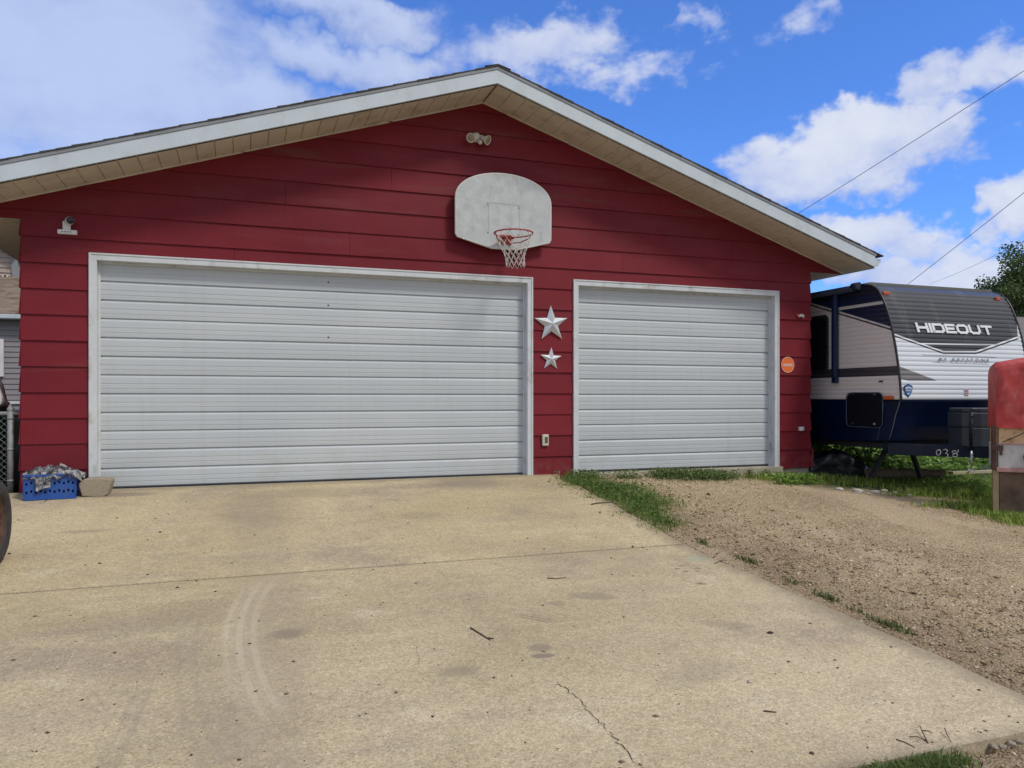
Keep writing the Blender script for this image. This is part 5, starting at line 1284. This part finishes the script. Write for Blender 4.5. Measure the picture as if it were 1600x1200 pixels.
# mat of weeds in front of the small door
def gcl(px, py, sx, sy, n): p = gnd(px, py); return clump(p[0], p[1], sx, sy, n)
def scl_(px, sx, sy, n, y=-.26): return clump(float(on_y(px, 700, y)[0]), y, sx, sy, n)
P = np.concatenate([scl_(1050, .16, .07, 1100), scl_(1085, .20, .09, 1500, -.32), scl_(1120, .16, .09, 1200, -.36), scl_(1035, .08, .05, 400), scl_(980, .13, .03, 350), scl_(930, .09, .03, 220), scl_(1171, .025, .02, 160, -.2), scl_(1150, .04, .02, 80), scl_(1200, .10, .05, 350, -.22), scl_(1228, .10, .05, 350, -.22)]); P = P[P[:, 1] < -.10]
ctr = np.stack([P[:, 0], P[:, 1], gz(P[:, 0], P[:, 1])+rs.uniform(.0, 1, len(P))**1.4*.10], 1)
leaves('weed_mat', ctr, .028, (.10, .16, .05), (.25, .33, .11), 'low spreading weeds in front of the narrower door', updir=.8)
P = np.concatenate([scl_(1085, .28, .09, 900, -.3), scl_(1171, .03, .02, 60), scl_(1205, .2, .05, 350, -.22)]); P = P[P[:, 1] < -.10]
blades('grass', P, rs.uniform(.02, .10, len(P)), (.08, .12, .04), (.24, .28, .10), 'thin grass among the low weeds by the narrower door', lean=1.2, wid=.003)
# edge tufts down the slab
P = []
for (px, py, n, s) in ((1170, 872, 120, .06), (1290, 928, 130, .05), (1380, 968, 60, .05), (1398, 975, 140, .06), (1100, 845, 70, .05), (1240, 905, 50, .06), (1340, 950, 40, .04), (1040, 812, 300, .07), (1020, 800, 300, .08), (1000, 790, 300, .08)):
    p = gpx(px, py); P.append(clump(max(p[0], 6.15), p[1], s*.5, s*1.3, n))
P = np.concatenate(P); P = P[P[:, 0] > 6.12]; blades('grass', P, rs.uniform(.015, .05, len(P)), (.07, .11, .03), (.20, .25, .08), 'sparse grass tufts rooted along the free edge of the slab', lean=1.0)
# alley grass at the foot of the driveway
P = []
for (px, n, sx) in ((1415, 1200, .11), (1445, 900, .07), (1375, 500, .05), (1475, 160, .05), (1340, 200, .05), (1300, 110, .05), (1500, 60, .04)):
    p = on_y(px, 1165, -6.72); P.append(clump(p[0], -6.73, sx, .045, n))
P = np.concatenate(P); P = P[P[:, 1] < -6.665]; blades('grass', P, rs.uniform(.015, .065, len(P)), (.07, .13, .03), (.22, .30, .08), 'green grass clump in the gap at the foot of the driveway', lean=1.1, wid=.0028)
# grass verge and weeds beneath / in front of the trailer
P = []
for (px, py, n, sx, sy) in ((1240, 752, 1100, .35, .10), (1290, 752, 700, .3, .1), (1190, 742, 300, .18, .06), (1340, 757, 700, .35, .15), (1400, 757, 900, .4, .15), (1470, 765, 1500, .35, .14), (1520, 775, 1800, .28, .14), (1570, 785, 1500, .25, .14),
    (1525, 797, 1500, .14, .08), (1555, 804, 1700, .16, .09), (1585, 812, 1500, .18, .09), (1610, 818, 900, .18, .08), (1450, 775, 500, .2, .06), (1500, 757, 1500, .5, .2), (1440, 745, 1200, .6, .25), (1545, 765, 1500, .35, .2), (1375, 745, 900, .5, .3), (1480, 790, 200, .14, .05), (1405, 775, 100, .1, .05), (1460, 792, 160, .2, .05)):
    p = gnd(px, py); P.append(clump(p[0], p[1], sx, sy, n))
P = np.concatenate(P); k = ~((P[:, 0] < 10.2)&(P[:, 1] > -.03))&(P[:, 0] > 8.5); P = P[k]; h = rs.uniform(.03, .13, len(P)); h[P[:, 1] > -1.6] *= 1.3
blades('grass', P, h, (.15, .24, .04), (.50, .64, .14), 'green grass verge between gravel and the camper', lean=1.1, wid=.0035)
P = []
for (px, py, n, sx, sy) in ((1230, 757, 300, .12, .04), (1262, 757, 300, .1, .04), (1500, 765, 900, .3, .12), (1560, 775, 600, .2, .1), (1360, 750, 500, .3, .15), (1450, 757, 500, .4, .15)):
    p = gnd(px, py); P.append(clump(p[0], p[1], sx, sy, n))
P = np.concatenate(P); P = P[~((P[:, 0] < 10.2)&(P[:, 1] > -.03))]; ctr = np.stack([P[:, 0], P[:, 1], gz(P[:, 0], P[:, 1])+rs.uniform(.0, .13, len(P))], 1)
leaves('weed_leaves', ctr, .045, (.10, .20, .04), (.36, .54, .12), 'bright leafy weeds in the verge before the camper')
# tall leafy weeds beyond, seen under the trailer
n = 14000; x = rs.uniform(10.3, 15.5, n); y = rs.uniform(.6, 4.5, n); hh_ = (.28+.30*np.sin(x*2.3+y)*np.cos(y*1.7+x))*rs.uniform(.1, 1, n); hh_ = np.clip(hh_+.08, .02, .66)
k = ~((x < 11.4)&(y < .8)); x, y, hh_ = x[k], y[k], hh_[k]; ctr = np.stack([x, y, gz(x, y)+hh_], 1)
leaves('tall_weeds', ctr, .085, (.09, .18, .04), (.40, .58, .13), 'dense broad leaved weeds growing under the camper', updir=.3)

# twigs (each its own thing)
TW = 'dry twigs lying on the concrete'
M_twig = mat('dry_twig', (.10, .065, .045), .9)
def twig(segs, r, lab):
    b = MB()
    first = None
    for s in segs:
        pts = []
        for i, p in enumerate(s):
            x, y = gpx(*p[:2]); z = float(prof(y)) if y > SLAB_Y else float(gz(x, y)); pts.append(Vector((x, y, z+r+(p[2] if len(p) > 2 else 0))))
        first = first or pts[0]; b.tube(pts, [r*(1-.4*i/(len(pts)-1)) for i in range(len(pts))], 6)
    o = b.build('twig', M_twig, None, origin=tuple(first)); tag(o, lab, 'twig', TW)
twig([[(735, 982), (750, 991), (766, 1001)], [(762, 998), (772, 999)]], .005, 'dark forked twig in the middle of the driveway')
twig([[(855, 904), (870, 905), (884, 903)]], .004, 'short straight twig beyond the forked one, near the oval stain')
twig([[(1117, 881), (1124, 878), (1131, 874)]], .004, 'tiny slanted twig beside the green paint spot')
twig([[(1193, 1112), (1205, 1113), (1213, 1114)]], .004, 'thin straight twig on the lower right concrete')
twig([[(1450, 1162), (1440, 1147, .015), (1437, 1141, .02)], [(1448, 1158), (1434, 1155, .008), (1420, 1152)], [(1440, 1146, .01), (1450, 1148, .015), (1457, 1150, .01)]], .0032, 'bundle of branching dead twigs above the grass clump')
twig([[(1400, 1156), (1415, 1161), (1430, 1169)]], .0028, 'long thin twig left of the twig bundle')
twig([[(1476, 1145, .02), (1480, 1152, .01), (1486, 1160)]], .0028, 'short upright twig right of the twig bundle')
twig([[(924, 789), (935, 787), (960, 785)]], .008, 'brown stick poking from weeds onto the slab')
# broken edge rocks at the alley
for (px, py, r, lab) in ((1552, 1168, .02, 'grey broken rock nearest the weeds at the slab foot'), (1566, 1168, .02, 'flat dark rock wedged under the slab foot'), (1580, 1163, .02, 'larger grey rock at the slab foot'), (1592, 1160, .02, 'rightmost grey rock at the slab foot')):
    rock(px, py, r, lab, M_stone, .6, 'broken rocks at the slab foot')

# ------------------------------------------------------------------ tree
def tree():
    p = on_y(1600, 622, 22.0); bx_, by_ = float(p[0]), 22.0
    T = thing('leafy_tree', (bx_, by_, -.35), 'leafy green tree behind the camper roof at right edge', 'tree')
    rnd = random.Random(8); b = MB(); tips = []
    def limb(p, d, L, r, dep):
        n = 5; pts = [p]; q = p.copy(); dd = d.copy()
        for i in range(n):
            dd = (dd+Vector((rnd.gauss(0, .12), rnd.gauss(0, .12), rnd.gauss(.04, .06)))).normalized(); q = q+dd*L/n; pts.append(q.copy())
        b.tube(pts, [r*(1-.5*i/n) for i in range(n+1)], 8, caps=False)
        if dep == 0: tips.append(q); tips.append(pts[3]); return
        for k in range(4 if dep > 1 else 4):
            a = rnd.uniform(0, 6.28); nd = (dd*.7+Vector((math.cos(a), math.sin(a), rnd.uniform(-.1, .5)))*.75).normalized()
            limb(pts[rnd.choice([2, 3, 4, 5])], nd, L*rnd.uniform(.6, .75), r*.5, dep-1)
        limb(q, dd, L*.7, r*.5, dep-1)
    limb(Vector((bx_, by_, -.4)), Vector((0, 0, 1)), 4.5, .22, 3)
    b.build('trunk', mat('tree_bark', (.09, .07, .05), .95, bump=.8, bs=20), T)
    C_ = []; col = []
    for t in tips:
        n = 90; r = .55; q = rs.normal(0, 1, (n, 3)); q /= np.linalg.norm(q, axis=1)[:, None]; q *= (r*rs.uniform(.2, 1, n)**.5)[:, None]; C_.append(np.array(t)+q)
    C_ = np.concatenate(C_); n = len(C_)
    q = rs.normal(0, 1, (n, 3)); q /= np.linalg.norm(q, axis=1)[:, None]; m_ = rs.normal(0, 1, (n, 3)); s_ = np.cross(q, m_); s_ /= np.linalg.norm(s_, axis=1)[:, None]; L = (.15*rs.uniform(.6, 1.4, n))[:, None]
    V_ = np.stack([C_, C_+q*L*.5+s_*L*.35, C_+q*L, C_+q*L*.5-s_*L*.35], 1).reshape(-1, 3); F_ = np.arange(4*n).reshape(-1, 4)
    t = rs.uniform(0, 1, (n, 1)); c = np.array((.045, .08, .025))*(1-t)+np.array((.14, .20, .06))*t
    np_mesh('crown', V_, F_, M_leaf, np.repeat(c, 4, 0), T)
tree()

# ------------------------------------------------------------------ overhead wires
def wire(pa, pb, ya, yb, r, lab):
    a = Vector(on_y(*pa, ya)); c = Vector(on_y(*pb, yb)); d = c-a; a2 = a-d*.6; c2 = c+d*.9
    b = MB(); L = (c2-a2).length; P_ = []
    for i in range(25):
        f = i/24; P_.append(a2+(c2-a2)*f+Vector((0, 0, -.005*L*4*f*(1-f)))+Vector((0, 0, .005*L*.97)))
    b.tube(P_, r, 5, caps=False); o = b.build('power_line', mat('wire_grey', (.10, .10, .11), .6), None, origin=tuple(a)); tag(o, lab, 'power line', 'overhead lines right of the garage')
wire((1600, 112), (1250, 332), 12, 22, .013, 'highest and longest overhead line, ending behind the right roof slope')
wire((1600, 302), (1415, 447), 12, 20, .012, 'middle overhead line, dropping behind the camper roof')
wire((1600, 378), (1500, 425), 14, 26, .009, 'faintest and lowest overhead line, beside the tree')
